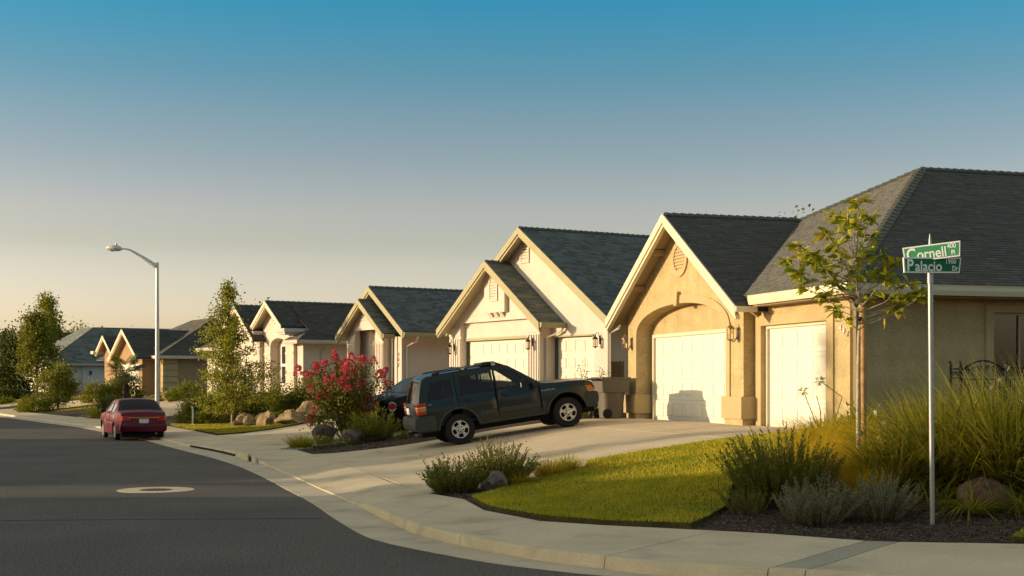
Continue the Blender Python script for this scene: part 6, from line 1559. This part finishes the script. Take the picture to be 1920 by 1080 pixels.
def smalltree(x, y, h_, tr_h, rx, rz_, n, leaf, mat, label, name='garden_tree', group=None, bark='bark', clumps=60, dz=0, loose=.24, taper=0.0, r0=.09):
    n = int(n*1.7)
    root = empty(name, (x, y, tg(x, y, dz))); tag(root, label, 'tree', group); rr = random.Random(int(abs(x*100))); b = MB(); b.tube([(0, 0, -.2), (.03*h_/3, 0, tr_h), (0, .05, tr_h+rz_*.9), (0, 0, h_*.93)], [r0, r0*.8, r0*.45, r0*.15], 8); b.build('trunk', M[bark], root, smooth=60)
    C, U = [], []; br = MB()
    for k in range(clumps):
        u = rr.uniform(0, 1); z = tr_h+u*(h_-tr_h); a = rr.uniform(0, 6.28); prof = math.sin(math.pi*min(1, u*.86+.14))**.6*(1-taper*u); rad = rx*prof*rr.uniform(.45, 1.05); c = Vector((rad*math.cos(a), rad*math.sin(a), z))
        br.tube([(0, 0, max(.2, z-rad*.7)), tuple(c*.6+Vector((0, 0, z*.35))), tuple(c)], [r0*.25, r0*.15, .01], 4)
        for j in range(n//clumps):
            s = rx*loose; C.append((c.x+rr.gauss(0, s), c.y+rr.gauss(0, s), c.z+rr.gauss(0, s*.9))); U.append((rr.gauss(c.x*.6, 1), rr.gauss(c.y*.6, 1), rr.gauss(.1, .8)))
    br.build('limbs', M[bark], root); leaf_cloud('crown', np.array(C), np.array(U), leaf, leaf*.34, mat, root); return root
smalltree(-28.15, 84.6, 2.75, .65, 1.1, 1.0, 2600, .15, 'leaf_yellow', 'small yellow green tree with a short trunk in the far kerb bed', clumps=44, loose=.22, r0=.07)
bush(-28.9, 83.9, 1.25, .8, .9, 2200, .11, .02, 'leaf_mid', 'grey green shrubs along the far kerb under the small tree', clumps=46); bush(-30.0, 84.3, .5, .5, .75, 520, .11, .03, 'leaf_yellow', 'bright yellow green shrub at the left end of the far kerb bed', clumps=20)
smalltree(-37.8, 108.5, 6.5, 1.3, 1.55, 3.2, 4200, .22, 'leaf_yellow', 'broad leafy yellow green tree left of the pale house', clumps=60, loose=.26, taper=.25, r0=.12)
smalltree(-53.5, 157, 10.2, 2.0, 1.7, 5, 3400, .32, 'leaf_birch', 'tall narrow poplar rising beyond the pale house roof', 'poplar', None, 'bark', 70, 0, .3, .55, .2)
smalltree(-50.5, 160, 6.6, 1.5, 2.3, 3.0, 2400, .32, 'leaf_green', 'rounded tree right of the poplar beyond the pale house', 'garden_tree', 'trees beyond the houses', 'bark', 40, 0, .3, 0, .2); smalltree(-46.8, 165, 6.3, 1.5, 1.8, 3.0, 1800, .32, 'leaf_dark', 'dark tree top showing above the pale house roof slope', 'garden_tree', 'trees beyond the houses', 'bark', 40, 0, .3, 0, .2)
smalltree(-57.2, 155, 6.4, 1.0, 2.0, 3.0, 2400, .32, 'leaf_dark', 'dark conical conifer at the left edge of the picture', 'conifer', 'conifers at the left edge', 'bark', 60, 0, .28, .75, .2); smalltree(-54.6, 158, 5.2, 1.0, 1.7, 3.2, 2200, .32, 'leaf_dark', 'smaller dark conifer right of the one at the left edge', 'conifer', 'conifers at the left edge', 'bark', 50, 0, .28, .7, .2)
smalltree(-41.5, 113.5, 4.9, .2, 1.7, 2.2, 4200, .22, 'leaf_dark', 'very dark conifer behind the broad yellow green tree', 'conifer', None, 'bark', 60, 0, .3, .55, .15)
bush(-41.3, 110.2, 2.2, 1.0, 1.0, 1900, .16, .04, 'leaf_dark', 'dark clipped shrub beside the far lawn', clumps=40); bush(-44.4, 114, 2.3, 1.2, 1.5, 1700, .2, .05, 'leaf_dark', 'tall dark shrub at the left edge before the far house', clumps=40)
bush(-39.0, 104.5, 1.0, .7, .5, 800, .12, .03, 'leaf_yellow', 'yellow flowering border at the foot of the broad tree', clumps=24)
boulder(-40.2, 103.2, .7, .5, .4, 'rock_grey', 'pale boulder on the far lawn', 81, .2)
for i, (x, y, r, hh, mt, lb) in enumerate([(-26.4, 87.0, .95, 1.15, 'leaf_yellow', 'first clipped shrub left of the tan house garage'), (-25.2, 86.2, .9, 1.2, 'leaf_mid', 'middle clipped shrub left of the tan house garage'), (-24.1, 85.2, 1.0, 1.45, 'leaf_yellow', 'brownish shrub nearest the palm before the tan house')]): bush(x, y, r, r, hh, 1300, .13, .035, mt, lb, clumps=30)
# --- trees behind the corner house and beyond
smalltree(12.2, 60, 7.95, 3.0, 1.5, 3, 1500, .2, 'leaf_yellow', 'tree top just showing over the ridge of the corner house', clumps=40, r0=.15)
smalltree(-16.3, 90, 6.0, 2.0, 1.7, 2.4, 1200, .25, 'leaf_mid', 'tree top peeping over the tan house ridge', clumps=30, r0=.15)
smalltree(-21.5, 26.15, 6.8, .3, .5, 4.0, 2600, .12, 'leaf_dark', 'narrow tree added across the street to cast a shadow strip, out of the picture', 'shadow_tree', None, 'bark', 60, -.2, .5, .3, .08)  # unseen tree, added to throw the dark strip across the drive
